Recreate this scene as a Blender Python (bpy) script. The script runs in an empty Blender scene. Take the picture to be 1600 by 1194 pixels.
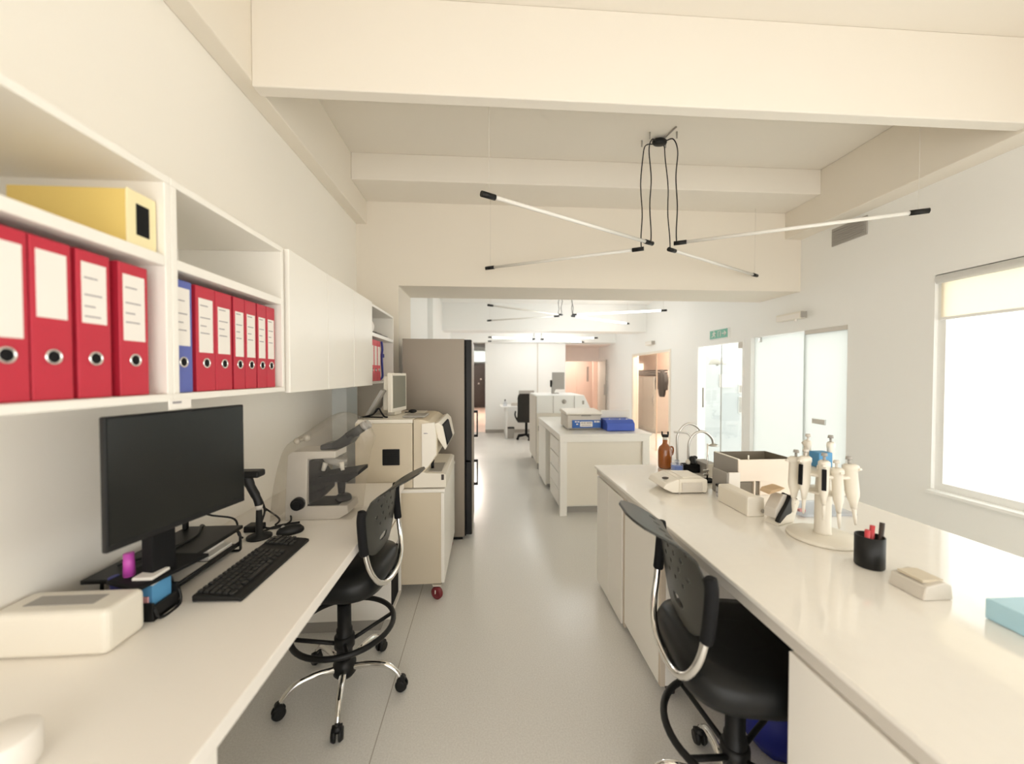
import bpy, bmesh, math, random
from math import sin, cos, pi, radians, atan, tan, sqrt
from mathutils import Vector, Matrix
random.seed(4)
C = bpy.context.scene.collection

# ------------------------------------------------------------------ materials
MATS = {}
def mat(name, col, rough=.5, metal=0, var=.04, scale=6, spec=.5, coat=0, trans=0, emit=None, estr=0, bump=0):
    m = bpy.data.materials.new(name); m.use_nodes = True
    nt = m.node_tree; b = nt.nodes['Principled BSDF']
    tc = nt.nodes.new('ShaderNodeTexCoord'); no = nt.nodes.new('ShaderNodeTexNoise')
    no.inputs['Scale'].default_value = scale; no.inputs['Detail'].default_value = 3
    nt.links.new(tc.outputs['Object'], no.inputs['Vector'])
    mx = nt.nodes.new('ShaderNodeMix'); mx.data_type = 'RGBA'
    mx.inputs[6].default_value = (*[c*(1-var) for c in col], 1)
    mx.inputs[7].default_value = (*[min(1, c*(1+var)) for c in col], 1)
    nt.links.new(no.outputs['Fac'], mx.inputs[0]); nt.links.new(mx.outputs[2], b.inputs['Base Color'])
    b.inputs['Roughness'].default_value = rough; b.inputs['Metallic'].default_value = metal
    b.inputs['Specular IOR Level'].default_value = spec
    b.inputs['Coat Weight'].default_value = coat; b.inputs['Coat Roughness'].default_value = .08
    b.inputs['Transmission Weight'].default_value = trans
    if emit: b.inputs['Emission Color'].default_value = (*emit, 1); b.inputs['Emission Strength'].default_value = estr
    if bump:
        bp = nt.nodes.new('ShaderNodeBump'); bp.inputs['Strength'].default_value = bump
        n2 = nt.nodes.new('ShaderNodeTexNoise'); n2.inputs['Scale'].default_value = scale*20
        nt.links.new(tc.outputs['Object'], n2.inputs['Vector'])
        nt.links.new(n2.outputs['Fac'], bp.inputs['Height']); nt.links.new(bp.outputs[0], b.inputs['Normal'])
    MATS[name] = m; return m

def clear(name, tint, gloss, dif=0, difcol=(1, 1, 1), rough=.03):
    """thin clear film or pane: transparent + mirror glint (+ a little haze)"""
    m = bpy.data.materials.new(name); m.use_nodes = True; nt = m.node_tree
    nt.nodes.remove(nt.nodes['Principled BSDF']); out = nt.nodes['Material Output']
    t = nt.nodes.new('ShaderNodeBsdfTransparent'); t.inputs[0].default_value = (*tint, 1)
    g = nt.nodes.new('ShaderNodeBsdfGlossy'); g.inputs['Roughness'].default_value = rough
    fr = nt.nodes.new('ShaderNodeLayerWeight'); fr.inputs[0].default_value = .35
    ml = nt.nodes.new('ShaderNodeMath'); ml.operation = 'MULTIPLY_ADD'
    ml.inputs[1].default_value = gloss*2.2; ml.inputs[2].default_value = gloss*.35
    nt.links.new(fr.outputs['Fresnel'], ml.inputs[0])
    x = nt.nodes.new('ShaderNodeMixShader')
    nt.links.new(ml.outputs[0], x.inputs[0]); nt.links.new(t.outputs[0], x.inputs[1]); nt.links.new(g.outputs[0], x.inputs[2])
    last = x
    if dif:
        d = nt.nodes.new('ShaderNodeBsdfDiffuse'); d.inputs[0].default_value = (*difcol, 1)
        y = nt.nodes.new('ShaderNodeMixShader'); y.inputs[0].default_value = dif
        nt.links.new(last.outputs[0], y.inputs[1]); nt.links.new(d.outputs[0], y.inputs[2]); last = y
    nt.links.new(last.outputs[0], out.inputs[0]); MATS[name] = m; return m

def translucent(name, col, w=.8):
    m = bpy.data.materials.new(name); m.use_nodes = True; nt = m.node_tree
    nt.nodes.remove(nt.nodes['Principled BSDF']); out = nt.nodes['Material Output']
    t = nt.nodes.new('ShaderNodeBsdfTranslucent'); t.inputs[0].default_value = (*col, 1)
    d = nt.nodes.new('ShaderNodeBsdfDiffuse'); d.inputs[0].default_value = (*col, 1)
    g = nt.nodes.new('ShaderNodeBsdfGlossy'); g.inputs['Roughness'].default_value = .15
    x = nt.nodes.new('ShaderNodeMixShader'); x.inputs[0].default_value = w
    nt.links.new(d.outputs[0], x.inputs[1]); nt.links.new(t.outputs[0], x.inputs[2])
    y = nt.nodes.new('ShaderNodeMixShader'); y.inputs[0].default_value = .04
    nt.links.new(x.outputs[0], y.inputs[1]); nt.links.new(g.outputs[0], y.inputs[2])
    nt.links.new(y.outputs[0], out.inputs[0]); MATS[name] = m; return m

CREAM = mat('cream_paint_shaded', (.80, .745, .655), .75, var=.012, scale=1.2, bump=.03)  # cream paint, deepened in colour to carry the shade on the header
CEIL = mat('ceiling_paint', (.79, .745, .67), .8, var=.015, scale=1, bump=.04)
WARMW = mat('warm_white_daylit', (.89, .855, .79), .75, var=.012, scale=1.2, bump=.03)  # left wall colour lifted to carry the window light on it
WHITE = mat('white_paint', (.87, .87, .85), .7, var=.012, scale=1.2)
LAM = mat('white_laminate', (.85, .82, .76), .38, var=.01, scale=2)
LAMTOP = mat('desk_laminate', (.85, .81, .755), .42, var=.012, scale=2)
QUARTZ = mat('bench_stone', (.87, .84, .785), .09, var=.02, scale=30, coat=.5)
ISLAND = mat('island_white', (.84, .82, .77), .35, var=.01)
EDGE = mat('board_edge', (.60, .52, .42), .6, var=.05)
BLACK = mat('black_plastic', (.009, .009, .009), .42, var=.1, scale=20, spec=.3)
MATTE = mat('black_matte', (.006, .006, .0065), .7, var=.1, scale=20, spec=.2)
LEATHER = mat('black_vinyl', (.006, .0065, .0065), .4, var=.15, scale=25, bump=.05, spec=.3)
MESHBACK = mat('dark_grey_shell', (.034, .034, .029), .36, var=.08, scale=15, spec=.35)
CHROME = mat('chrome', (.85, .84, .82), .08, 1, var=.01)
STEEL = mat('brushed_steel', (.62, .61, .58), .28, 1, var=.05, scale=15)
FRIDGE = mat('taupe_metal', (.29, .25, .205), .45, .35, var=.03, scale=3)
SCREEN = mat('dark_screen', (.010, .011, .010), .24, var=.02, scale=3, spec=.4)
RED = mat('binder_red', (.67, .10, .13), .4, var=.05)
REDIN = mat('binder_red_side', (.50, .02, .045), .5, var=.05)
BLUEB = mat('binder_blue', (.10, .13, .42), .45, var=.05)
LABEL = mat('paper_label', (.84, .80, .75), .7, var=.02)
INK = mat('printed_ink', (.30, .28, .30), .8, var=.05)
YEL = mat('yellow_card', (.80, .60, .19), .7, var=.03)
YELF = mat('yellow_card_front', (.86, .76, .46), .7, var=.02)
TAN = mat('analyzer_beige', (.62, .545, .42), .5, var=.02)
PALE = mat('analyzer_white', (.82, .78, .70), .4, var=.015)
GREYP = mat('grey_plastic', (.36, .34, .31), .5, var=.04)
LGREY = mat('light_grey_plastic', (.62, .58, .52), .45, var=.03)
OFFW = mat('offwhite_plastic', (.78, .735, .645), .4, var=.02)
LCDS = mat('lcd_grey', (.20, .20, .16), .25, var=.03)
WHEELRED = mat('caster_red', (.17, .015, .022), .45, var=.1)
AMBER = mat('amber_glass', (.30, .085, .012), .08, var=.25, scale=9, coat=.5)
BLUEL = mat('blue_liquid', (.10, .24, .78), .2, var=.1)
BLUED = mat('blue_device', (.05, .11, .52), .45, var=.06)
BLUEP = mat('blue_panel', (.03, .13, .45), .35, var=.05)
BLUEC = mat('blue_carton', (.09, .30, .55), .55, var=.06)
SKYB = mat('pale_blue_card', (.42, .66, .78), .5, var=.05)
MAG = mat('magenta_plastic', (.52, .07, .42), .4, var=.1)
NAVY = mat('navy_plastic', (.02, .025, .20), .5, var=.1)
PINK = mat('pink_card', (.62, .30, .30), .6, var=.06)
BAGBLUE = mat('blue_bag', (.02, .03, .33), .5, var=.25, scale=8)
LED = mat('tube_diffuser_off', (.80, .78, .73), .25, var=.01)
LEDON = mat('tube_diffuser_on', (.95, .95, .92), .3, emit=(1, .97, .92), estr=7)
GREEN = mat('exit_green', (.12, .40, .29), .4, var=.03)
BROWNG = mat('acrylic_brown', (.22, .19, .15), .3, var=.06)
ACRW = mat('acrylic_pale', (.86, .76, .66), .18, var=.03, coat=.3)
TANC = mat('card_tan', (.62, .45, .28), .7, var=.06)
VENT = mat('vent_grey', (.40, .38, .35), .6, var=.06)
PEACH = mat('peach_warm_light', (.86, .73, .64), .75, var=.02)  # peach tint of the warm light put into the wall colour
PINKW = mat('pink_warm_light', (.86, .75, .69), .6, var=.02)  # pink cast of warm light put into the panel and ceiling colour
LOCK = mat('locker_grey', (.40, .39, .36), .5, var=.04)
COAT = mat('dark_cloth', (.022, .02, .017), .9, var=.25, scale=12)
PINKF = mat('pink_floor', (.72, .55, .47), .45, var=.03)
REDPEN = mat('red_pen', (.55, .05, .06), .4, var=.1)
GLOWW = mat('warm_shade', (.95, .85, .72), .5, emit=(1, .86, .68), estr=1.2)
LWALL = mat('roofless_room_wall', (.52, .55, .56), .8, var=.02)
CASING = mat('casing_bluewhite', (.76, .80, .80), .5, var=.02)
BROWNDK = mat('dark_brown_wood', (.045, .032, .026), .5, var=.35, scale=14)
FILM = clear('cover_film', (.95, .94, .92), .09, dif=.045, difcol=(.92, .88, .82), rough=.10)
PANE = clear('clear_pane', (.95, .975, .965), .10)
FROST = translucent('frosted_pane', (.71, .735, .72), .78)
BLIND = translucent('blind_cloth', (.97, .92, .82), .72)

def floor_mat():
    m = bpy.data.materials.new('vinyl_floor'); m.use_nodes = True; nt = m.node_tree; b = nt.nodes['Principled BSDF']
    g = nt.nodes.new('ShaderNodeNewGeometry'); sp = nt.nodes.new('ShaderNodeSeparateXYZ')
    nt.links.new(g.outputs['Position'], sp.inputs[0])
    no = nt.nodes.new('ShaderNodeTexNoise'); no.inputs['Scale'].default_value = 140; no.inputs['Detail'].default_value = 5
    nt.links.new(g.outputs['Position'], no.inputs['Vector'])
    n2 = nt.nodes.new('ShaderNodeTexNoise'); n2.inputs['Scale'].default_value = 2.2
    nt.links.new(g.outputs['Position'], n2.inputs['Vector'])
    r = nt.nodes.new('ShaderNodeValToRGB')
    r.color_ramp.elements[0].position = .3; r.color_ramp.elements[0].color = (.68, .665, .635, 1)
    r.color_ramp.elements[1].position = .7; r.color_ramp.elements[1].color = (.79, .78, .75, 1)
    nt.links.new(no.outputs['Fac'], r.inputs[0])
    # welded seams between the 1.75 m wide vinyl strips
    a = nt.nodes.new('ShaderNodeMath'); a.operation = 'ADD'; a.inputs[1].default_value = 20*1.75+.46
    nt.links.new(sp.outputs[0], a.inputs[0])
    mo = nt.nodes.new('ShaderNodeMath'); mo.operation = 'MODULO'; mo.inputs[1].default_value = 1.75
    nt.links.new(a.outputs[0], mo.inputs[0])
    lt = nt.nodes.new('ShaderNodeMath'); lt.operation = 'LESS_THAN'; lt.inputs[1].default_value = .004
    nt.links.new(mo.outputs[0], lt.inputs[0])
    mx = nt.nodes.new('ShaderNodeMix'); mx.data_type = 'RGBA'; mx.inputs[7].default_value = (.40, .37, .33, 1)
    nt.links.new(lt.outputs[0], mx.inputs[0]); nt.links.new(r.outputs[0], mx.inputs[6])
    nt.links.new(mx.outputs[2], b.inputs['Base Color'])
    rr = nt.nodes.new('ShaderNodeMapRange'); rr.inputs[3].default_value = .17; rr.inputs[4].default_value = .28
    nt.links.new(n2.outputs['Fac'], rr.inputs[0]); nt.links.new(rr.outputs[0], b.inputs['Roughness'])
    return m
FLOOR = floor_mat()

# ------------------------------------------------------------------ mesh builder
class MB:
    def __init__(s): s.bm = bmesh.new(); s.mi = 0
    def m(s, i): s.mi = i; return s
    def _faces(s, fs, smooth=False):
        for f in fs: f.material_index = s.mi; f.smooth = smooth
    def _merge(s, t, M=None):
        vs = [s.bm.verts.new(M @ v.co if M else v.co) for v in t.verts]
        t.verts.index_update()
        for f in t.faces:
            nf = s.bm.faces.new([vs[v.index] for v in f.verts]); nf.material_index = s.mi; nf.smooth = f.smooth
        t.free()
    def box(s, x0, x1, y0, y1, z0, z1, bev=0, seg=2, M=None):
        t = bmesh.new(); bmesh.ops.create_cube(t, size=1)
        for v in t.verts:
            v.co = Vector(((x0+x1)/2+v.co.x*(x1-x0), (y0+y1)/2+v.co.y*(y1-y0), (z0+z1)/2+v.co.z*(z1-z0)))
        if bev:
            bmesh.ops.bevel(t, geom=t.edges[:], offset=min(bev, .45*min(abs(x1-x0), abs(y1-y0), abs(z1-z0))), segments=seg, affect='EDGES', profile=.5)
        s._merge(t, M); return s
    def prism(s, pts, a, b, axis='y', bev=0, M=None):
        """outline pts extruded from a to b along axis; pts are (x,z) for y, (y,z) for x, (x,y) for z"""
        f = {'y': lambda p, q: Vector((p[0], q, p[1])), 'x': lambda p, q: Vector((q, p[0], p[1])), 'z': lambda p, q: Vector((p[0], p[1], q))}[axis]
        t = bmesh.new()
        A = [t.verts.new(f(p, a)) for p in pts]; B = [t.verts.new(f(p, b)) for p in pts]
        n = len(pts); t.faces.new(A); t.faces.new(B[::-1])
        for i in range(n): t.faces.new([A[i], B[i], B[(i+1) % n], A[(i+1) % n]])
        bmesh.ops.recalc_face_normals(t, faces=t.faces[:])
        if bev: bmesh.ops.bevel(t, geom=t.edges[:], offset=bev, segments=2, affect='EDGES', profile=.5)
        s._merge(t, M); return s
    def tube(s, pts, r, seg=10, closed=False, smooth=True, caps=True):
        pts = [Vector(p) for p in pts]; n = len(pts)
        rs = r if isinstance(r, (list, tuple)) else [r]*n
        up = None; rings = []
        for i, p in enumerate(pts):
            d = (pts[(i+1) % n]-pts[i-1]) if (closed or 0 < i < n-1) else (pts[1]-pts[0] if i == 0 else pts[-1]-pts[-2])
            d.normalize()
            if up is None: up = d.orthogonal().normalized()
            else: up = (up-d*up.dot(d)); up = up.normalized() if up.length > 1e-6 else d.orthogonal().normalized()
            w = d.cross(up)
            rings.append([s.bm.verts.new(p+(up*cos(2*pi*k/seg)+w*sin(2*pi*k/seg))*rs[i]) for k in range(seg)])
        fs = []
        for i in range(n if closed else n-1):
            a, b = rings[i], rings[(i+1) % n]
            for k in range(seg): fs.append(s.bm.faces.new([a[k], a[(k+1) % seg], b[(k+1) % seg], b[k]]))
        s._faces(fs, smooth)
        if not closed and caps: s._faces([s.bm.faces.new(rings[0][::-1]), s.bm.faces.new(rings[-1])])
        return s
    def cyl(s, p0, p1, r0, r1=None, seg=20): return s.tube([p0, p1], [r0, r0 if r1 is None else r1], seg)
    def lathe(s, prof, c=(0, 0, 0), seg=28, sx=1, sy=1):
        rings = []
        for r, z in prof:
            rings.append([s.bm.verts.new(Vector((c[0]+sx*max(r, 1e-4)*cos(2*pi*k/seg), c[1]+sy*max(r, 1e-4)*sin(2*pi*k/seg), c[2]+z))) for k in range(seg)])
        fs = []
        for a, b in zip(rings, rings[1:]):
            for k in range(seg): fs.append(s.bm.faces.new([a[k], a[(k+1) % seg], b[(k+1) % seg], b[k]]))
        s._faces(fs, True); s._faces([s.bm.faces.new(rings[0][::-1]), s.bm.faces.new(rings[-1])]); return s
    def loft(s, loops, smooth=True, caps=True):
        R = [[s.bm.verts.new(Vector(p)) for p in l] for l in loops]; n = len(loops[0]); fs = []
        for a, b in zip(R, R[1:]):
            for k in range(n): fs.append(s.bm.faces.new([a[k], a[(k+1) % n], b[(k+1) % n], b[k]]))
        s._faces(fs, smooth)
        if caps: s._faces([s.bm.faces.new(R[0][::-1]), s.bm.faces.new(R[-1])])
        return s
    def sphere(s, c, r, sx=1, sy=1, sz=1, seg=14):
        t = bmesh.new(); bmesh.ops.create_uvsphere(t, u_segments=seg, v_segments=seg//2+2, radius=r)
        for f in t.faces: f.smooth = True
        s._merge(t, Matrix.Translation(c) @ Matrix.Diagonal((sx, sy, sz, 1))); return s
    def build(s, name, mats, parent=None, local=False, kind=None):
        """parent given and local=False: the vertices are world coordinates. Top level: the origin goes to the base centre."""
        mats = mats if isinstance(mats, (list, tuple)) else [mats]
        bmesh.ops.recalc_face_normals(s.bm, faces=s.bm.faces[:])
        me = bpy.data.meshes.new(name); o = bpy.data.objects.new(name, me)
        if parent is None and not local:
            xs = [v.co.x for v in s.bm.verts]; ys = [v.co.y for v in s.bm.verts]; zs = [v.co.z for v in s.bm.verts]
            org = Vector(((min(xs)+max(xs))/2, (min(ys)+max(ys))/2, min(zs)))
            bmesh.ops.translate(s.bm, verts=s.bm.verts[:], vec=-org); o.location = org
        elif parent is not None and not local:
            M = Matrix.Identity(4); p = parent
            while p is not None: M = Matrix.LocRotScale(p.location, p.rotation_euler, None) @ M; p = p.parent
            bmesh.ops.transform(s.bm, matrix=M.inverted(), verts=s.bm.verts[:])
        s.bm.to_mesh(me); s.bm.free()
        for m in mats: me.materials.append(m)
        C.objects.link(o); o.parent = parent
        if kind: o['kind'] = kind
        return o

def tag(o, label, cat, group=None):
    o['label'] = label; o['category'] = cat
    if group: o['group'] = group
    return o
def thing(name, label, cat, loc, rz=0, group=None, rot=None):
    o = bpy.data.objects.new(name, None); C.objects.link(o); o.empty_display_size = .1
    o.location = loc; o.rotation_euler = rot or (0, 0, rz)
    return tag(o, label, cat, group)
def struct(name, mb, m): return mb.build(name, m, kind='structure')
def B(*a, **k): return MB().box(*a, **k)
def arc(c, r, a0, a1, n, f): return [f(c, r, a0+(a1-a0)*i/n) for i in range(n+1)]
def smooth_path(pts, n=6):
    pts = [Vector(p) for p in pts]; P = [pts[0]]+pts+[pts[-1]]; out = []
    for i in range(1, len(P)-2):
        for k in range(n):
            t = k/n; a, b, c, d = P[i-1:i+3]
            out.append(.5*((2*b)+(c-a)*t+(2*a-5*b+4*c-d)*t*t+(3*b-a-3*c+d)*t**3))
    out.append(pts[-1]); return out

# ================================================================== THE SETTING
WL, WR, HY, CZ = -1.26, 3.3, 3.85, 3.43      # left wall, right wall, header wall, ceiling
struct('floor', B(WL-.1, 5.2, -1.5, 13.2, -.05, 0), FLOOR)
struct('ceiling', B(WL-.1, 3.6, -1.5, HY+.1, CZ, CZ+.1), CEIL)
struct('wall_left', B(WL-.12, WL, -1.5, HY+.05, 0, CZ), WARMW)
struct('wall_light_block', B(WL-.1, WR+.1, -1.6, -1.5, 2.25, CZ), WARMW)  # unseen lintel behind the camera, added to keep light off the beam
# header wall with the wide opening to the back room
hw = MB().box(WL-.1, -.86, HY, 4.45, 0, CZ).box(-.86, 3.5, HY, 4.45, 2.39, CZ)
struct('wall_header', hw, [CREAM])
# beams of the front ceiling
struct('trim_1', B(WL, -1.16, -1.5, HY, 2.98, CZ, bev=.006), CREAM)
struct('trim_2', B(-1.16, 3.12, 2.015, 2.09, 2.95, CZ, bev=.006), CEIL)
struct('trim_3', B(-1.16, 3.12, 3.42, HY, 3.20, CZ, bev=.006), CEIL)
struct('trim_4', B(3.12, WR+.1, -1.5, HY, 2.93, CZ, bev=.006), CREAM)
# right wall, with its openings: window, frosted glazing, glass door, cloakroom doorway
rw = MB()
def seg(y0, y1, z0, z1): rw.box(WR, WR+.14, y0, y1, z0, z1)
seg(-1.5, -.9, 0, CZ); seg(-.9, 2.63, 0, .67); seg(-.9, 2.63, 2.25, CZ)
seg(2.63, 3.31, 0, CZ); seg(3.31, 4.60, 1.975, CZ); seg(4.60, 4.72, 0, CZ)
seg(4.72, 5.83, 1.975, CZ); seg(5.83, 6.68, 0, CZ); seg(6.68, 8.5, 1.975, CZ); seg(8.5, 11.2, 0, CZ)
struct('wall_right', rw, WHITE)
# back room
struct('wall_left', B(-1.0, -.88, 4.45, 9.97, 0, 3.0).box(-.88, -.80, 5.86, 6.3, 0, 2.95), WHITE)
struct('ceiling', B(-1.0, 3.5, 4.45, 9.97, 2.95, 3.05), WHITE)
struct('trim_5', B(-.88, WR, 7.75, 8.20, 2.40, 2.95), WHITE)
struct('trim_6', B(-.88, WR, 9.62, 9.97, 2.325, 2.95), WHITE)
bw = MB().box(-.03, 2.07, 9.97, 10.1, 0, 2.95).box(2.07, 3.3, 9.97, 10.1, 2.325, 2.95).box(-1.0, -.03, 9.97, 10.1, 2.36, 2.95)
struct('wall_back', bw, WHITE)
struct('trim_7', B(1.32, 1.345, 9.955, 9.97, .08, 2.325), LGREY)
struct('baseboard_back', B(-.03, 2.07, 9.952, 9.97, 0, .085), GREYP)
# alcove at the right of the back wall
al = MB().box(2.0, 2.07, 10.1, 11.2, 0, 2.6).box(2.07, 4.3, 10.1, 12.8, 2.3, 2.4).box(4.3, 4.42, 11.2, 12.9, 0, 2.6).box(3.44, 4.3, 11.1, 11.2, 0, 2.3)
al.box(2.07, 3.3, 11.1, 11.2, 1.90, 2.3).box(2.0, 2.07, 11.2, 12.9, 0, 2.6)
struct('wall_alcove', al, PINKW)
struct('wall_alcove', B(2.07, 4.3, 12.8, 12.9, 0, 2.4), PEACH)
dd = thing('door_1', 'pink beige alcove door with two tall dark slots', 'door', (3.47, 12.76, 0)); dd['kind'] = 'structure'
B(3.02, 3.92, 12.74, 12.79, .01, 2.05, bev=.006).build('door_leaf', PEACH, dd)
for x in (3.40, 3.66): B(x-.03, x+.03, 12.725, 12.745, 1.28, 1.78, bev=.008).build('slot', GREYP, dd)
gd = thing('door_2', 'narrow open glass leaf at the right of the alcove', 'door', (3.2, 11.0, 0)); gd['kind'] = 'structure'
B(3.235, 3.255, 10.25, 11.05, .02, 1.90, bev=.003).build('glass_leaf', PANE, gd)
B(3.23, 3.26, 10.22, 10.25, .0, 1.92).build('leaf_edge', GREYP, gd)
B(3.20, 3.235, 10.30, 10.33, .95, 1.25, bev=.008).build('pull_handle', STEEL, gd)
# corridor at the left of the back wall
struct('floor', B(-.88, .1, 10.1, 22, -.04, .003), PINKF)
struct('wall_corridor', B(-1.0, -.88, 9.97, 22, 0, 3.0).box(-.03, .07, 10.1, 22, 0, 3.0).box(-.88, -.03, 21.9, 22, 0, 2.2).box(-.88, -.03, 21.9, 22, 2.85, 3.0), WHITE)
struct('ceiling', B(-1.0, .1, 10.1, 22, 3.0, 3.1), PINKW)
w3 = thing('window_3', 'bright high window at the far end of the corridor', 'window', (-.45, 21.93, 2.2)); w3['kind'] = 'structure'
B(-.88, -.03, 21.92, 21.94, 2.2, 2.85).build('pane', FROST, w3)
B(-.88, -.03, 21.86, 21.92, 2.17, 2.22).build('frame', WHITE, w3)
# cloakroom behind the right wall
struct('wall_cloakroom', B(4.95, 5.05, 6.4, 13, 0, 2.6).box(3.44, 5.0, 12.2, 12.3, 0, 2.6).box(3.44, 5.0, 6.4, 6.5, 0, 2.6), PEACH)
struct('ceiling', B(3.44, 5.05, 6.4, 12.3, 2.5, 2.6), PEACH)
# room beyond the glazing, made up without a roof so the sky brightens it
struct('wall_roofless', B(3.45, 6.3, 6.28, 6.38, 0, 3.2), LWALL)
struct('floor', B(5.2, 6.3, -1.5, 6.4, -.05, 0), WHITE)

# window with roller blind
w1 = thing('window_1', 'wide bright window with pale roller blind behind the right bench', 'window', (WR, .86, .67)); w1['kind'] = 'structure'
fm = MB().box(WR+.03, WR+.10, -.9, 2.63, .67, .72).box(WR+.03, WR+.10, -.9, 2.63, 2.20, 2.25)
for y in (-.9, .85, 2.58): fm.box(WR+.03, WR+.10, y, y+.05, .72, 2.20)
fm.build('window_frame', WHITE, w1)
B(WR+.06, WR+.066, -.85, 2.58, .72, 2.20).build('pane', PANE, w1)
B(WR+.014, WR+.017, -.86, 2.60, 1.93, 2.21).build('roller_blind', BLIND, w1)
MB().tube([(WR+.012, -.88, 2.215), (WR+.012, 2.62, 2.215)], .03, 14).build('blind_tube', WHITE, w1)
B(WR+.006, WR+.024, -.86, 2.60, 1.915, 1.935, bev=.004).build('blind_rail', WHITE, w1)
B(WR-.05, WR+.03, -.9, 2.63, .645, .668, bev=.004).build('sill', WHITE, w1)
# frosted glazing
w2 = thing('window_2', 'large frosted white glass partition with small lock plate', 'window', (WR, 3.95, 0)); w2['kind'] = 'structure'
B(WR+.05, WR+.062, 3.80, 4.60, .0, 1.97).build('glass_panel', FROST, w2)
B(WR+.03, WR+.042, 3.32, 3.83, .0, 1.935).build('glass_panel', FROST, w2)
B(WR+.01, WR+.06, 3.31, 3.80, 1.935, 1.975).build('top_rail', LGREY, w2)
B(WR+.012, WR+.03, 3.55, 3.70, 1.02, 1.075, bev=.004).build('lock_plate', STEEL, w2)
B(WR+.02, WR+.05, 4.47, 4.50, 1.91, 1.97, bev=.004).build('hinge_clip', STEEL, w2)
# glass exit door
d3 = thing('door_3', 'clear glass double door under the green exit sign', 'door', (WR, 5.25, 0)); d3['kind'] = 'structure'
df = MB()
for y in (4.72, 5.80): df.box(WR-.005, WR+.08, y, y+.03, 0, 1.975)
df.box(WR-.004, WR+.079, 4.7505, 5.7995, 1.945, 1.974); df.build('door_frame', WHITE, d3)
B(WR+.03, WR+.04, 4.76, 5.25, .01, 1.94).build('glass_leaf', PANE, d3)
B(WR+.03, WR+.04, 5.256, 5.79, .01, 1.94).build('glass_leaf', PANE, d3)
B(WR+.028, WR+.042, 5.250, 5.256, .01, 1.94).build('meeting_edge', GREYP, d3)
MB().tube([(WR-.03, 5.60, 1.02), (WR-.03, 5.60, 1.32)], .012, 10).build('pull_handle', GREYP, d3)
B(WR-.01, WR+.03, 4.75, 4.83, 1.86, 1.94, bev=.004).build('hinge_clip', LGREY, d3)
# cloakroom glass door
d4 = thing('door_4', 'clear glass door in doorway of the peach cloakroom', 'door', (WR, 7.6, 0)); d4['kind'] = 'structure'
df = MB()
for y in (6.68, 8.44): df.box(WR-.01, WR+.10, y, y+.06, 0, 1.975)
df.box(WR-.009, WR+.099, 6.7405, 8.4395, 1.93, 1.974); df.build('door_frame', OFFW, d4)
B(WR+.04, WR+.05, 7.36, 8.42, .01, 1.925).build('glass_leaf', PANE, d4)
B(WR+.035, WR+.055, 7.34, 7.36, .01, 1.925).build('leaf_edge', EDGE, d4)
MB().tube([(WR+.0, 7.42, .95), (WR+.0, 7.42, 1.08)], .014, 10).build('pull_handle', GREYP, d4)
# boxed pipe in the left rear corner
struct('trim_8', B(WL, WL+.12, 3.22, 3.48, 0, 1.46, bev=.005), CASING)

# ================================================================== LEFT: SHELVES AND CABINETS
SX = -.85                     # front of the shelves
def shelf_unit(label, y0, y1, extra=None):
    t = thing('open_shelf', label, 'shelf', (SX-.2, (y0+y1)/2, 1.447), 0, 'open shelves on the left wall')
    th = .02
    B(WL, SX, y0, y1, 2.03, 2.05, bev=.002).build('top_panel', LAM, t)
    B(WL, SX, y0, y1, 1.447, 1.467, bev=.002).build('bottom_panel', LAM, t)
    B(WL, SX, y0+th, y1-th, 1.808, 1.836, bev=.002).build('shelf_board', LAM, t)
    B(WL, SX, y0, y0+th, 1.467, 2.03, bev=.002).build('side_panel', LAM, t)
    B(WL, SX, y1-th, y1, 1.467, 2.03, bev=.002).build('side_panel', LAM, t)
    B(WL, WL+.01, y0+th, y1-th, 1.467, 2.03).build('back_panel', LAM, t)
    return t
shelf_unit('open wall shelf nearest the camera, with red binders and yellow box', .20, 1.105)
s2 = shelf_unit('open wall shelf above the monitor with one blue and six red binders', 1.106, 1.685)
tg = B(SX+.001, SX+.004, 1.085, 1.16, 1.425, 1.452).m(1).box(SX+.004, SX+.0045, 1.095, 1.125, 1.440, 1.446).build('shelf_tag', [LABEL, INK], s2)
shelf_unit('small open wall shelf at the far end beside the fridge', 2.905, 3.60)
yy = [1.70, 2.105, 2.505, 2.90]
whr = ['first from the red binders', 'middle one of the three', 'next to the far small shelf']
for i in range(3):
    t = thing('hanging_cabinet', 'white closed hanging cabinet, ' + whr[i], 'cabinet', (-1.05, (yy[i]+yy[i+1])/2, 1.44), 0, 'closed hanging cabinets')
    a, b = yy[i], yy[i+1]
    B(WL, -.86, a+.001, b-.001, 1.447, 2.05, bev=.002).build('body', [EDGE if i == 0 else LAM], t)
    B(-.86, -.838, a+.003, b-.003, 1.440, 2.053, bev=.0025).build('door', LAM, t)

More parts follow.
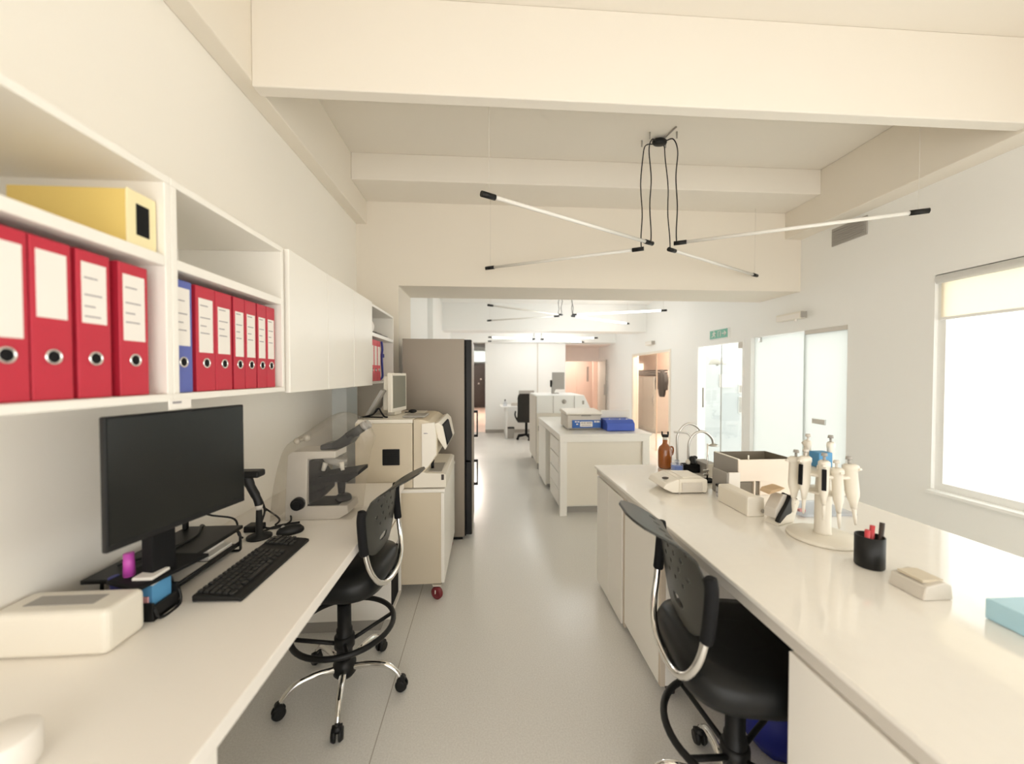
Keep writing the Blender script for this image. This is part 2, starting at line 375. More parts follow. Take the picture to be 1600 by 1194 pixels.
def binder(y0, y1, col, label, x=-.868, h=.322, plain=False, lab=(.155, .295), side=None):
    t = thing('ring_binder', label, 'binder', (x-.14, (y0+y1)/2, 1.467), 0, 'lever arch binders on the left shelves')
    y0 += .001; y1 -= .001
    c = MB().box(x-.285, x-.003, y0, y0+.004, 1.468, 1.467+h).box(x-.285, x-.003, y1-.004, y1, 1.468, 1.467+h)
    c.box(x-.006, x, y0, y1, 1.468, 1.467+h, bev=.002); c.build('cover', [side or col], t)
    B(x-.28, x-.03, y0+.006, y1-.006, 1.475, 1.467+h-.02).build('paper_block', LABEL, t)
    w = y1-y0
    s = MB().box(x-.0005, x+.0006, y0+w*.13, y1-w*.13, 1.467+lab[0]*h/.322, 1.467+lab[1]*h/.322)
    s.m(1)
    if not plain:
        for zz, f in ((.262, .5), (.225, .66), (.20, .4), (.178, .6)):
            s.box(x+.0006, x+.001, y0+w*.2, y0+w*(.2+f*.8), 1.467+zz, 1.467+zz+.003)
    s.build('spine_label', [LABEL, INK], t)
    yc = (y0+y1)/2; zc = 1.467+.088; n = 24
    r = MB().tube([(x+.001, yc+.0135*cos(2*pi*k/n), zc+.0135*sin(2*pi*k/n)) for k in range(n)], .0024, 8, closed=True)
    r.m(1).cyl((x-.001, yc, zc), (x+.0012, yc, zc), .0125, seg=20)
    r.build('finger_ring', [CHROME, MATTE], t)
    return t
near = [(.625, .706, 'red lever arch binder cut off by the left picture edge'),
        (.718, .793, 'red lever arch binder, second in the row nearest the camera'),
        (.794, .870, 'red lever arch binder in the middle of the near shelf, between two neighbours'),
        (.878, .953, 'red lever arch binder left of the gap on the near shelf'),
        (.972, 1.052, 'red lever arch binder standing alone at the right end of the near shelf')]
for i, (a, b, l) in enumerate(near):
    binder(a, b, RED, l, side=REDIN, lab=(.12, .295) if i in (0, 1) else (.165, .297) if i in (2, 3) else (.135, .295), plain=i < 3)
binder(1.128, 1.200, BLUEB, 'single blue lever arch binder at the left of the second shelf', lab=(.135, .30), side=BLUEB)
far = [(1.214, 1.296, 'red binder right beside the blue one'), (1.297, 1.377, 'second red binder from the blue one'),
       (1.386, 1.448, 'third red binder from the blue one'), (1.450, 1.517, 'fourth red binder from the blue one'),
       (1.523, 1.583, 'fifth red binder from the blue one'), (1.585, 1.645, 'last red binder, next to the closed white cabinets')]
for i, (a, b, l) in enumerate(far): binder(a, b, RED, l, lab=(.12 if i < 2 else .115, .285 if i == 0 else .272), side=REDIN)
for i, l in enumerate(['leftmost red binder on the small far shelf', 'middle red binder on the small far shelf', 'red binder nearest the dark blue strap on the far shelf']):
    binder(2.95+i*.092, 3.04+i*.092, RED, l, plain=True, lab=(.125, .275))
# dark blue strap hanging beside them
tag(MB().tube(smooth_path([(-.862, 3.235, 1.79), (-.86, 3.25, 1.73), (-.862, 3.24, 1.66), (-.862, 3.255, 1.56), (-.864, 3.262, 1.50), (-.88, 3.25, 1.475)]), .009, 8)
    .box(-.872, -.856, 3.24, 3.30, 1.66, 1.69, bev=.003).build('strap', NAVY), 'dark blue strap standing beside red binders on far small shelf', 'strap')
# yellow file box
yb = thing('file_box', 'yellow cardboard file box with a dark finger hole on the near shelf', 'box', (-.96, 1.03, 1.836))
MB().box(-1.14, -.872, 1.0, 1.078, 1.837, 1.972, bev=.002).build('body', YEL, yb)
B(-.872, -.868, .998, 1.08, 1.837, 1.974, bev=.001).build('front_panel', YELF, yb)
B(-.869, -.866, 1.022, 1.058, 1.868, 1.945, bev=.001).build('finger_hole', MATTE, yb)
tag(B(-1.22, -1.0, 1.14, 1.28, 1.837, 1.905, bev=.003).build('carton', LAM), 'low cream carton on the upper board above the blue binder', 'carton')
tag(MB().lathe([(.0, 0), (.028, 0), (.045, .02), (.05, .05), (.04, .08), (.018, .095), (0, .097)], (-.90, 2.99, 1.837)).build('paper_roll', LABEL), 'round white roll on upper board of small far shelf', 'roll')
wt = thing('desk_tray', 'flat dark tray with pale rim on upper board of far shelf', 'tray', (-.93, 3.3, 1.837))
MB().box(-1.06, -.875, 3.14, 3.48, 1.838, 1.852, bev=.003).build('base', BROWNDK, wt)
MB().prism([(-1.04, 1.852), (-.88, 1.852), (-.90, 1.868), (-1.02, 1.895)], 3.22, 3.34).build('folded_cover', GREYP, wt)

# ================================================================== LEFT DESK
DZ = .80
tag(B(WL, -.548, -.35, 2.585, DZ-.042, DZ, bev=.003).build('desk_worktop', LAMTOP), 'long cream desk worktop along the left wall', 'worktop')
t = thing('desk_pedestal', 'white desk cabinet under the near end of the left worktop', 'cabinet', (-.9, .3, 0))
B(WL+.01, -.585, -.3, .835, .06, .757, bev=.003).build('body', LAM, t)
B(-.585, -.565, .27, .832, .065, .75, bev=.003).build('door', LAM, t); B(-.585, -.565, -.3, .266, .065, .75, bev=.003).build('door', LAM, t)
B(WL+.05, -.62, -.28, .80, 0, .06).build('plinth', GREYP, t)
t = thing('drawer_pedestal', 'white drawer unit under far end of left worktop with computer bay', 'drawer unit', (-.9, 2.43, 0))
b = MB().box(WL+.01, -.567, 2.285, 2.305, .07, .757, bev=.002).box(WL+.01, -.567, 2.555, 2.578, .07, .757, bev=.002)
b.box(WL+.01, -.567, 2.305, 2.555, .07, .092).box(WL+.01, -.58, 2.305, 2.555, .44, .458).box(WL+.01, WL+.03, 2.305, 2.555, .09, .757).box(WL+.01, -.60, 2.305, 2.555, .458, .75)
b.build('body', LAM, t)
for z0, z1 in ((.462, .605), (.612, .75)):
    d = B(-.588, -.566, 2.30, 2.562, z0, z1, bev=.003).build('drawer', LAM, t)
    B(-.57, -.5655, 2.302, 2.56, z1-.006, z1+.001).build('grip_edge', EDGE, d)
B(WL+.05, -.63, 2.30, 2.56, 0, .07).build('plinth', GREYP, t)
pc = thing('computer_tower', 'black computer tower inside the bay under the left worktop', 'computer', (-.78, 2.42, .092))
B(-1.03, -.585, 2.33, 2.53, .093, .425, bev=.005).build('case', BLACK, pc)
f = B(-.587, -.575, 2.335, 2.525, .10, .42, bev=.004).build('front_bezel', MATTE, pc)
MB().cyl((-.577, 2.49, .25), (-.573, 2.49, .25), .009).build('power_button', STEEL, f)
B(-.577, -.574, 2.35, 2.48, .36, .375).build('disc_slot', GREYP, f)

# monitor
ax, ay, bx, by = -.952, 1.02, -.862, 1.425
ang = math.atan2(by-ay, bx-ax); L = sqrt((bx-ax)**2+(by-ay)**2)
mo = thing('desk_monitor', 'large black desktop monitor standing on the black riser', 'monitor', ((ax+bx)/2, (ay+by)/2, .903), ang)
h0, h1 = 1.068-.903, 1.413-.903
M_ = MB().box(-L/2, L/2, .0, .016, h0, h1, bev=.004); M_.build('casing', BLACK, mo, local=True)
B(-L/2+.006, L/2-.006, -.0015, .0005, h0+.018, h1-.006).build('screen', SCREEN, mo, local=True)
MB().box(-.17, .17, .015, .05, h0+.06, h1-.07, bev=.012).build('back_shell', BLACK, mo, local=True)
MB().prism([(-.035, .006), (.035, .006), (.035, h0+.15), (-.035, h0+.15)], .085, .125, bev=.004).box(-.03, .03, .048, .09, h0+.08, h0+.14).build('stand_neck', MATTE, mo, local=True)
MB().prism([(-.10, .055), (.12, .055), (.10, .19), (-.08, .19)], .001, .014, 'z', bev=.004).build('stand_foot', MATTE, mo, local=True)

# riser / organiser
ri = thing('monitor_riser', 'black metal monitor riser with lower tray on the left desk', 'riser', (-1.1, 1.44, DZ))
B(-1.22, -1.0, 1.225, 1.64, .886, .90, bev=.003).build('top_plate', BLACK, ri)
B(-1.215, -1.0, 1.27, 1.62, .824, .832, bev=.002).build('tray', BLACK, ri)
MB().tube([(-1.002, 1.27, .838), (-1.002, 1.62, .838)], .005, 8).build('tray_lip', BLACK, ri)
for y in (1.275, 1.615):
    p = smooth_path([(-1.02, y, .887), (-1.0, y, .875), (-.997, y, .83), (-1.0, y, .808), (-1.03, y, .805), (-1.17, y, .805), (-1.2, y, .81), (-1.205, y, .85), (-1.2, y, .887)])
    MB().tube(p, .005, 8).build('side_frame', BLACK, ri)
B(-1.21, -1.195, 1.60, 1.618, .90, 1.10, bev=.003).build('rear_post', BLACK, ri)
pp = MB()
pp.box(-1.19, -1.01, 1.29, 1.45, .833, .840); tag(pp.build('paper_stack', LABEL), 'white papers lying in the near half of the riser tray', 'papers')
tag(B(-1.19, -1.02, 1.47, 1.60, .833, .847, bev=.001).build('paper_pad', LAM), 'cream pad of paper in the far half of the riser tray', 'pad')
tag(B(-1.17, -1.05, 1.51, 1.60, .8475, .86, bev=.001).build('note_block', LABEL), 'small pale note block lying on the pad in the riser tray', 'note block')

# pen tray in front of the riser
pt = thing('pen_tray', 'black open desk organizer with pens beside the white tissue box', 'organizer', (-1.04, 1.215, DZ))
MB().box(-1.13, -.965, 1.165, 1.173, .803, .855, bev=.002).box(-1.13, -.965, 1.252, 1.262, .803, .87, bev=.002).box(-1.13, -1.122, 1.173, 1.252, .803, .87).box(-.973, -.965, 1.173, 1.252, .803, .845, bev=.002).box(-1.13, -.965, 1.168, 1.26, .801, .81).build('tray', BLACK, pt)
B(-1.045, -1.04, 1.174, 1.251, .81, .86).build('divider', BLACK, pt)
MB().tube(smooth_path([(-.965, 1.17, .84), (-.955, 1.18, .806), (-.955, 1.25, .806), (-.965, 1.26, .85)]), .004, 8).build('wire_foot', BLACK, pt)
tag(B(-1.035, -.978, 1.18, 1.246, .812, .925, bev=.003).m(1).box(-1.036, -.977, 1.179, 1.2465, .812, .90).build('small_carton', [LABEL, BLUEC]), 'small blue and white carton in the black organizer', 'carton')
mk = thing('marker_pen', 'magenta marker pen standing upright in the black organizer', 'pen', (-1.065, 1.21, .812))
MB().tube([(-1.065, 1.21, .812), (-1.068, 1.212, .92)], .013, 12).build('barrel', MAG, mk)
MB().tube([(-1.068, 1.212, .92), (-1.07, 1.214, .985)], [.0145, .0125], 12).build('cap', MAG, mk)
tag(MB().tube([(-1.10, 1.22, .812), (-1.115, 1.215, .915)], .013, 10).build('pen', NAVY), 'dark blue pen behind the magenta marker in the organizer', 'pen')
tag(B(-1.03, -.985, 1.1735, 1.1785, .811, .87, bev=.001).build('sticky_notes', PINK), 'pink pad of sticky notes at the front of the organizer', 'sticky notes')

# white tissue box near the camera
tb = thing('tissue_box', 'cream box with a rounded end on the near left desk', 'box', (-1.12, 1.09, DZ))
MB().box(-1.25, -.965, 1.03, 1.145, .801, .918, bev=.016, seg=4).build('carton', OFFW, tb)
B(-1.20, -1.03, 1.065, 1.11, .917, .9195).build('opening', GREYP, tb)
tag(MB().lathe([(0, 0), (.05, 0), (.052, .004), (.052, .06), (.048, .064), (0, .064)], (-.88, .74, DZ+.001)).build('tape_roll', LABEL), 'blurred white roll at bottom left on the near desk', 'roll')

# keyboard
kx, ky, kl, kw = -.846, 1.478, .445, .148
kb = thing('keyboard', 'black computer keyboard on the left desk', 'keyboard', (kx, ky, DZ), radians(-1.2))
kb.location.z = DZ+.001
MB().prism([(-.074, .004), (.060, .002), (.078, .0), (.076, .010), (.062, .014), (-.070, .026), (-.075, .02)], -kl/2, kl/2, bev=.002).build('body', BLACK, kb, local=True)
rows = [14, 15, 15, 14, 13, 9]; key_me = None; n = 0
KEYM = mat('key_black', (.020, .020, .019), .34, var=.1, scale=30, spec=.4)
def keyobj(w, d):
    m = MB().box(-d/2, d/2, -w/2, w/2, 0, .008, bev=.0022); o = m.build('key', KEYM, kb, local=True); return o
kcache = {}
def key(yc, xc, w, tilt):
    global n
    k = round(w, 4)
    if k in kcache: o = kcache[k].copy(); C.objects.link(o)
    else: o = kcache[k] = keyobj(w, .0155)
    o.location = (xc, yc, .024-(xc+.07)*.088); o.rotation_euler = (0, .088, 0); n += 1
for r in range(6):
    xc = -.060+r*.0195; y = -kl/2+.012; cnt = rows[r]; full = .305
    if r == 5: ws = [.022, .018, .018, .11, .018, .018, .018, .022]
    elif r == 0: ws = [.0155]*14
    else: ws = [.0165]*(cnt-2)+[.022, .03] if r % 2 else [.024]+[.0165]*(cnt-2)+[.022]
    gap = (full-sum(ws))/(len(ws)-1)
    for w in ws: key(y+w/2, xc, w, 0); y += w+gap
    for j in range(4 if r else 3):
        if n < 100: key(kl/2-.078+.009+j*.0188, xc, .0165, 0)
mu = thing('computer_mouse', 'black computer mouse lying beyond the keyboard', 'mouse', (-.885, 1.785, DZ+.001), radians(-60))
def ell(a, b, z, n=20, p=1): return [(a*cos(2*pi*k/n), b*sin(2*pi*k/n), z) for k in range(n)]
MB().loft([ell(.026, .05, 0), ell(.031, .056, .008), ell(.030, .054, .02), ell(.022, .042, .033), ell(.008, .016, .039)]).build('shell', BLACK, mu, local=True)
MB().cyl((-.004, -.028, .034), (.004, -.028, .034), .008).build('scroll_wheel', GREYP, mu, local=True)

# barcode scanner behind the riser
sc = thing('barcode_scanner', 'black handheld scanner with a curved grip behind the monitor', 'scanner', (-1.03, 1.75, DZ))
MB().box(-1.085, -.985, 1.72, 1.78, 1.07, 1.10, bev=.008).build('head', BLACK, sc)
MB().tube(smooth_path([(-1.05, 1.75, 1.075), (-1.035, 1.75, 1.03), (-1.01, 1.75, .98), (-1.0, 1.75, .945)]), [.02]*6+[.018]*6+[.016]*7, 12).build('grip', BLACK, sc)
MB().tube([(-1.0, 1.75, .945), (-1.0, 1.75, .925)], [.016, .012], 12).build('cable_boot', LGREY, sc)
MB().lathe([(0, 0), (.05, 0), (.05, .008), (.015, .016), (.012, .12), (0, .125)], (-1.0, 1.75, DZ+.001), seg=18).build('stand', BLACK, sc)
# cables
def cable(pts, label, r=.0045, m=BLACK): return tag(MB().tube(smooth_path(pts), r, 8).build('cable', m), label, 'cable', 'cables on the left desk')
cable([(-1.0, 1.80, .90), (-1.06, 1.86, .95), (-1.14, 1.95, .91), (-1.12, 2.0, .85), (-1.02, 1.95, .81), (-1.0, 1.88, .806)], 'black looped power cable between scanner and microscope')
cable([(-1.10, 1.93, .93), (-1.06, 1.90, .87), (-1.04, 1.84, .82), (-.98, 1.84, .806), (-.94, 1.90, .815), (-1.0, 2.0, .83)], 'black cable curling up to the back of the microscope')
cable([(-1.02, 1.76, .806), (-1.0, 1.84, .806), (-.96, 1.88, .806), (-.90, 1.905, .806)], 'short black cable end lying flat in front of the microscope', .005)
cable([(-1.18, 1.30, .907), (-1.12, 1.40, .906), (-1.10, 1.52, .906), (-1.15, 1.62, .91), (-1.18, 1.7, .86), (-1.17, 1.76, .806)], 'black cable running across the top of the riser')
cable([(-1.12, 1.42, 1.10), (-1.13, 1.52, 1.03), (-1.11, 1.60, .96), (-1.06, 1.68, .91), (-1.07, 1.72, .83), (-1.06, 1.735, .806)], 'thin black cable hanging down behind the monitor', .004)
tag(B(-1.10, -1.03, 1.80, 1.86, .801, .83, bev=.006).build('power_adapter', BLACK), 'small black power adapter lying beside the riser', 'adapter')

# microscope, seen from its side
mi = thing('microscope', 'grey laboratory microscope under a clear dust cover', 'microscope', (-.85, 2.02, DZ))
y0, y1 = 1.945, 2.10
MB().prism([(-.99, .801), (-.735, .801), (-.685, .83), (-.69, .868), (-.742, .868), (-.99, .868)], y0, y1, bev=.004).build('base', LGREY, mi)
B(-.885, -.735, y0+.006, y1-.006, .868, .874, bev=.002).build('base_plate', BLACK, mi)
MB().prism([(-.99, .86), (-.885, .86), (-.882, 1.02), (-.88, 1.10), (-.745, 1.105), (-.745, 1.14), (-.955, 1.14), (-.975, 1.12)], y0, y1, bev=.005).build('arm', LGREY, mi)
k = MB().cyl((-.922, y0-.028, .885), (-.922, y0, .885), .029, .032, 24).build('focus_knob', BLACK, mi)
MB().cyl((-.922, y0-.034, .885), (-.922, y0-.028, .885), .018, .02, 20).build('fine_knob', BLACK, k)
MB().prism([(-.885, .876), (-.845, .885), (-.80, .93), (-.80, .99), (-.835, 1.04), (-.835, 1.09), (-.882, 1.09)], y0+.02, y1-.02, bev=.004).build('inner_arm', MATTE, mi)
MB().prism([(-.835, .985), (-.69, .985), (-.635, 1.02), (-.635, 1.04), (-.71, 1.028), (-.835, 1.012)], y0+.0, y1-.0, bev=.003).build('stage', MATTE, mi)
MB().tube([(-.745, 2.02, .91), (-.745, 2.02, .985)], [.016, .022], 16).build('condenser', BLACK, mi)
MB().lathe([(0, 0), (.038, 0), (.04, .008), (.036, .022), (.026, .03), (0, .03)], (-.735, 2.02, .875), 24).build('illuminator', BLACK, mi)
tu = MB().tube([(-.765, 2.02, 1.10), (-.775, 2.02, 1.072)], [.05, .06], 24).build('nosepiece', GREYP, mi)
for dx, dy in ((-.04, -.03), (.035, -.03), (0, .04)):
    MB().tube([(-.77+dx, 2.02+dy, 1.075), (-.77+dx*1.3, 2.02+dy*1.2, 1.035)], [.014, .009], 12).build('objective', OFFW, tu)
MB().prism([(-.83, 1.142), (-.83, 1.165), (-.775, 1.175), (-.735, 1.20), (-.70, 1.228), (-.665, 1.20), (-.69, 1.165), (-.73, 1.146)], y0+.025, y1-.025, bev=.005).build('head', BLACK, mi)
for dy in (-.032, .032):
    e = MB().tube([(-.70, 2.022+dy, 1.205), (-.625, 2.022+dy, 1.255)], [.022, .02], 16).build('eyepiece', BLACK, mi)
    MB().tube([(-.627, 2.022+dy, 1.2535), (-.612, 2.022+dy, 1.264)], [.023, .021], 16).build('eyecup', GREYP, e)
# dust cover
dc = thing('dust_cover', 'clear wrinkled plastic dust cover draped over the microscope', 'cover', (-.85, 2.02, DZ))
out = [(-1.05, .803), (-1.035, .98), (-1.005, 1.16), (-.965, 1.185), (-.87, 1.245), (-.78, 1.315), (-.72, 1.325), (-.655, 1.30), (-.605, 1.24), (-.59, 1.18), (-.615, 1.13), (-.63, 1.06), (-.655, .93), (-.668, .803)]
lo = []
ys_ = [1.935, 1.922, 1.94, 2.02, 2.10, 2.13, 2.12]; sc_ = [.90, .97, 1.0, 1.02, 1.0, .97, .90]
rr = random.Random(2)
for yv, s_ in zip(ys_, sc_):
    lo.append([(-.85+(x+.85)*(s_ if z > 1.1 else 1)+rr.uniform(-.004, .004), yv+(.012 if z > 1.15 else 0)*(1 if yv < 2 else -1)+rr.uniform(-.004, .004), .803+(z-.803)*(s_ if z > 1.1 else 1)) for x, z in out])
mb = MB()
R = [[mb.bm.verts.new(Vector(p)) for p in l] for l in lo]
for a, b_ in zip(R, R[1:]):
    for i in range(len(out)-1):
        f = mb.bm.faces.new([a[i], a[i+1], b_[i+1], b_[i]]); f.smooth = True
for rg in (R[0], R[-1]):
    k2 = len(out)-1
    for i in range(len(out)//2-1):
        f = mb.bm.faces.new([rg[i], rg[i+1], rg[k2-i-1], rg[k2-i]]); f.smooth = True
cv = mb.build('film', FILM, dc)
md = cv.modifiers.new('s', 'SUBSURF'); md.levels = md.render_levels = 2
KN = clear('cover_knot', (.75, .72, .66), .2, dif=.45, difcol=(.72, .66, .56), rough=.2)
MB().sphere((-.92, 1.93, 1.195), .016).sphere((-.875, 1.93, 1.21), .018).tube([(-.915, 1.93, 1.197), (-.88, 1.93, 1.208)], .008).build('knot', KN, dc)

# ================================================================== STOOLS
def stool(label, loc, rz, base_rot):
    """local: backrest at -Y, the sitter faces +Y"""
    t = thing('lab_stool', label, 'stool', loc, rz, 'black swivel stools with chrome bases')
    def part(mb, n, m, p=None): return mb.build(n, m, p or t, local=True)
    part(MB().lathe([(0, .075), (.04, .075), (.052, .09), (.052, .135), (.042, .15), (.034, .16), (0, .16)], seg=24), 'hub', BLACK)
    for k in range(5):
        a = base_rot+k*2*pi/5-rz; d = Vector((cos(a), sin(a), 0)); e = Vector((-sin(a), cos(a), 0))
        pr = smooth_path([d*.04+Vector((0, 0, .115)), d*.12+Vector((0, 0, .128)), d*.20+Vector((0, 0, .122)), d*.245+Vector((0, 0, .095)), d*.267+Vector((0, 0, .066))], 5)
        lg = part(MB().tube(pr, [.017-.006*i/(len(pr)-1) for i in range(len(pr))], 12), 'leg', CHROME)
        c = d*.274; cm = MB()
        for sgn in (-1, 1): cm.tube([c+e*sgn*.006+Vector((0, 0, .029)), c+e*sgn*.012+Vector((0, 0, .029)), c+e*sgn*.024+Vector((0, 0, .029))], [.027, .029, .022], 18)
        cm.tube([c-e*.02+Vector((0, 0, .05)), c+e*.02+Vector((0, 0, .05))], .017, 14).tube([c+Vector((0, 0, .045)), c-d*.004+Vector((0, 0, .075))], .009, 10)
        part(cm, 'caster', BLACK, lg)
    part(MB().tube([(0, 0, .15), (0, 0, .30), (0, 0, .302), (0, 0, .42)], [.036, .036, .031, .031], 20), 'column', BLACK)
    part(MB().tube([(0, 0, .42), (0, 0, .515)], .022, 16), 'gas_lift', MATTE)
    n = 48
    fr = MB().tube([(.226*cos(2*pi*k/n), .226*sin(2*pi*k/n), .315) for k in range(n)], .0125, 10, closed=True)
    for k in range(4):
        a = .5+k*pi/2; fr.tube([(.03*cos(a), .03*sin(a), .235), (.07*cos(a), .07*sin(a), .25), (.222*cos(a), .222*sin(a), .312)], .0095, 8)
    fr.lathe([(.034, .21), (.046, .215), (.046, .265), (.034, .27)], seg=18)
    part(fr, 'foot_ring', BLACK)
    # cushion: rounded-square loops
    def sq(a, b, z, dy=0, p=3.4, n=40):
        o = []
        for k in range(n):
            q = 2*pi*k/n; c_, s_ = cos(q), sin(q)
            o.append((a*math.copysign(abs(c_)**(2/p), c_), dy+b*math.copysign(abs(s_)**(2/p), s_), z+ (.012*(s_*b/.22)**2 if z > .6 else 0)))
        return o
    part(MB().loft([sq(.17, .17, .535), sq(.222, .218, .548), sq(.236, .23, .575), sq(.236, .23, .61), sq(.222, .218, .637), sq(.17, .17, .648), sq(.08, .08, .645)]), 'seat', LEATHER)
    part(MB().box(-.09, .09, -.10, .10, .512, .538, bev=.008), 'seat_plate', BLACK)
    # perforated shell of the backrest with the lip curling backwards at its top
    prof = [(0, .695), (.15, .74), (.32, .80), (.50, .87), (.66, .93), (.76, .968), (.84, .995), (.90, 1.022), (.95, 1.045), (1, 1.064)]
    def zat(t_):
        for (a, za), (b2, zb) in zip(prof, prof[1:]):
            if t_ <= b2: return za+(zb-za)*(t_-a)/(b2-a) if b2 > a else za
        return prof[-1][1]
    def wid(t_):
        W = [(0, .075), (.04, .11), (.12, .145), (.28, .18), (.46, .20), (.56, .198), (.66, .18), (.74, .152), (.80, .134), (.86, .136), (.91, .138), (.95, .128), (.98, .10), (1, .05)]
        for (a, wa), (b2, wb) in zip(W, W[1:]):
            if t_ <= b2: return wa+(wb-wa)*(t_-a)/(b2-a)
        return .04
    def off(z): return -.185-.10*max(0, z-.70)-.16*(max(0, z-.955)/.109)**1.45
    NU, NV = 66, 120
    holes = []
    for r_, zz in enumerate((.955, .915, .875, .835)):
        for u in ((-.06, 0, .06) if r_ % 2 else (-.1, -.035, .035, .1)): holes.append((u, zz, .0075))
    for u in (-.085, -.03, .03, .085): holes.append((u, 1.0, .008))
    vs = {}; bb = MB()
    def vert(i, j):
        if (i, j) not in vs:
            t_ = j/NV; z = zat(t_); u = wid(t_)*(i/NU*2-1)
            vs[i, j] = bb.bm.verts.new((u, off(z)+.55*u*u*(1 if z < .96 else max(-.6, 1-(z-.96)*12)), z))
        return vs[i, j]
    for j in range(NV):
        for i in range(NU):
            t_ = (j+.5)/NV; z = zat(t_); u = wid(t_)*((i+.5)/NU*2-1)
            if any((u-a)**2+(z-b2)**2 < r_*r_ for a, b2, r_ in holes): continue
            if (u/.045)**2+((z-.755)/.016)**2 < 1: continue
            f = bb.bm.faces.new([vert(i, j), vert(i+1, j), vert(i+1, j+1), vert(i, j+1)]); f.smooth = True
    o = part(bb, 'backrest', MESHBACK)
    s = o.modifiers.new('t', 'SOLIDIFY'); s.thickness = .007; s.offset = 0
    # chrome loop
    loop = [(.212, -.178, .90), (.212, -.19, .80), (.205, -.20, .72), (.185, -.215, .655), (.145, -.228, .605), (.08, -.237, .575), (0, -.24, .568)]
    loop = smooth_path(loop+[(-x, y, z) for x, y, z in loop[-2::-1]], 5)
    part(MB().tube(loop, .0125, 12), 'back_frame', CHROME)
    for sx in (-1, 1):
        part(MB().tube(smooth_path([(sx*.210, -.185, .945), (sx*.214, -.180, .90), (sx*.214, -.187, .80), (sx*.210, -.193, .755)], 5), [.011]+[.019]*14+[.016], 14), 'sleeve', MATTE)
    part(MB().tube(smooth_path([(0, -.236, .572), (0, -.20, .555), (0, -.12, .527), (0, -.05, .522)], 5), .014, 10), 'back_bracket', BLACK)
    return t
stool('black stool with perforated backrest at the left desk', (-.683, 1.873, 0), radians(84), radians(-76.5))
stool('black stool with perforated backrest pushed under the right bench', (.84, 1.225, 0), radians(-97), radians(155))

# ================================================================== CART, ANALYZER, FRIDGE
CX0, CX1, CY0, CY1 = -.90, -.287, 2.612, 3.46
ct = thing('cabinet_cart', 'white cabinet on red casters carrying the beige analyzer', 'cart', (-.6, 3.0, 0))
B(CX0, CX1-.022, CY0, CY1, .095, .72, bev=.003).build('body', [TAN], ct)
B(CX0, CX1+.004, CY0-.004, CY1+.004, .72, .742, bev=.003).build('top', LAM, ct)
B(CX1-.022, CX1, CY0+.003, (CY0+CY1)/2-.002, .10, .715, bev=.002).build('door', LAM, ct)
B(CX1-.022, CX1, (CY0+CY1)/2+.002, CY1-.003, .10, .715, bev=.002).build('door', LAM, ct)
for x, y in ((-.335, 2.62), (-.335, 3.40), (-.84, 2.66), (-.84, 3.40)):
    ca, sa = cos(radians(60)), sin(radians(60)); w_ = Vector((x, y-.02, .042))
    k = MB().box(x-.03, x+.03, y-.03, y+.03, .088, .095).cyl((x, y, .075), (x, y, .09), .018)
    for sg in (-1, 1): k.tube([w_+Vector((ca, sa, 0))*sg*.021, w_+Vector((ca, sa, 0))*sg*.021+Vector((0, .015, .03)), Vector((x, y, .082))+Vector((ca, sa, 0))*sg*.014], .005, 8)
    k = k.build('caster', CHROME, ct); A_ = Vector((ca, sa, 0))
    MB().tube([w_-A_*.016, w_-A_*.010, w_+A_*.010, w_+A_*.016], [.034, .0415, .0415, .034], 24).build('wheel', WHEELRED, k)
an = thing('blood_analyzer', 'large beige benchtop analyzer standing on the white cart', 'analyzer', (-.6, 2.95, .742))
AY0, AY1 = 2.63, 3.28
B(-.88, -.500, AY0, AY1, .748, 1.19, bev=.004).build('housing', TAN, an)
MB().prism([(-.88, 1.19), (-.497, 1.19), (-.497, 1.215), (-.86, 1.215)], AY0-.003, AY1+.003, bev=.003).build('lid', OFFW, an)
MB().prism([(-.494, .85), (-.494, 1.213), (-.44, 1.213), (-.40, 1.203), (-.36, 1.175), (-.335, 1.10), (-.335, .97), (-.40, .88), (-.43, .85)], AY0, AY1, bev=.004).build('front_cover', TAN, an)
fp = MB().prism([(-.437, .875), (-.437, 1.185), (-.352, 1.195), (-.34, 1.10), (-.34, .975), (-.40, .89)], AY0-.012, AY0+.01, bev=.003)
fp.m(1).box(-.423, -.402, AY0-.0135, AY0-.0125, 1.118, 1.124).box(-.40, -.396, AY0-.0135, AY0-.0125, 1.118, 1.123)
fp.build('white_cheek', [PALE, INK], an)
MB().prism([(-.33, 1.19), (-.30, 1.16), (-.272, 1.02), (-.285, 1.0), (-.335, 1.08), (-.36, 1.18)], AY0+.03, AY1, bev=.003).build('front_visor', OFFW, an)
MB().prism([(-.308, 1.17), (-.297, 1.165), (-.266, 1.04), (-.272, 1.025)], AY0+.05, AY0+.42).build('visor_window', MATTE, an)
MB().prism([(-.497, .748), (-.275, .748), (-.275, .835), (-.30, .845), (-.41, .848), (-.44, .86), (-.497, .86)], AY0, AY1, bev=.003).build('base', OFFW, an)
B(-.395, -.31, AY0+.04, AY0+.30, .847, .852, bev=.001).build('sample_tray', GREYP, an)
MB().cyl((-.385, AY0+.13, .852), (-.385, AY0+.13, .90), .011).cyl((-.385, AY0+.13, .90), (-.385, AY0+.13, .915), .014).build('probe', BLACK, an)
B(-.308, -.290, AY0-.002, AY0+.01, .80, .838, bev=.001).build('front_notch', BROWNDK, an)
v = B(-.70, -.585, AY0-.006, AY0+.004, .905, 1.015, bev=.006).build('vent_panel', BLACK, an)
for i in range(8): B(-.69, -.595, AY0-.0075, AY0-.006, .918+i*.012, .921+i*.012).build('vent_slat', MATTE, v)
for x in (-.84, -.33):
    for y in (AY0+.06, AY1-.06): MB().cyl((x, y, .742), (x, y, .75), .016).build('foot', BLACK, an)
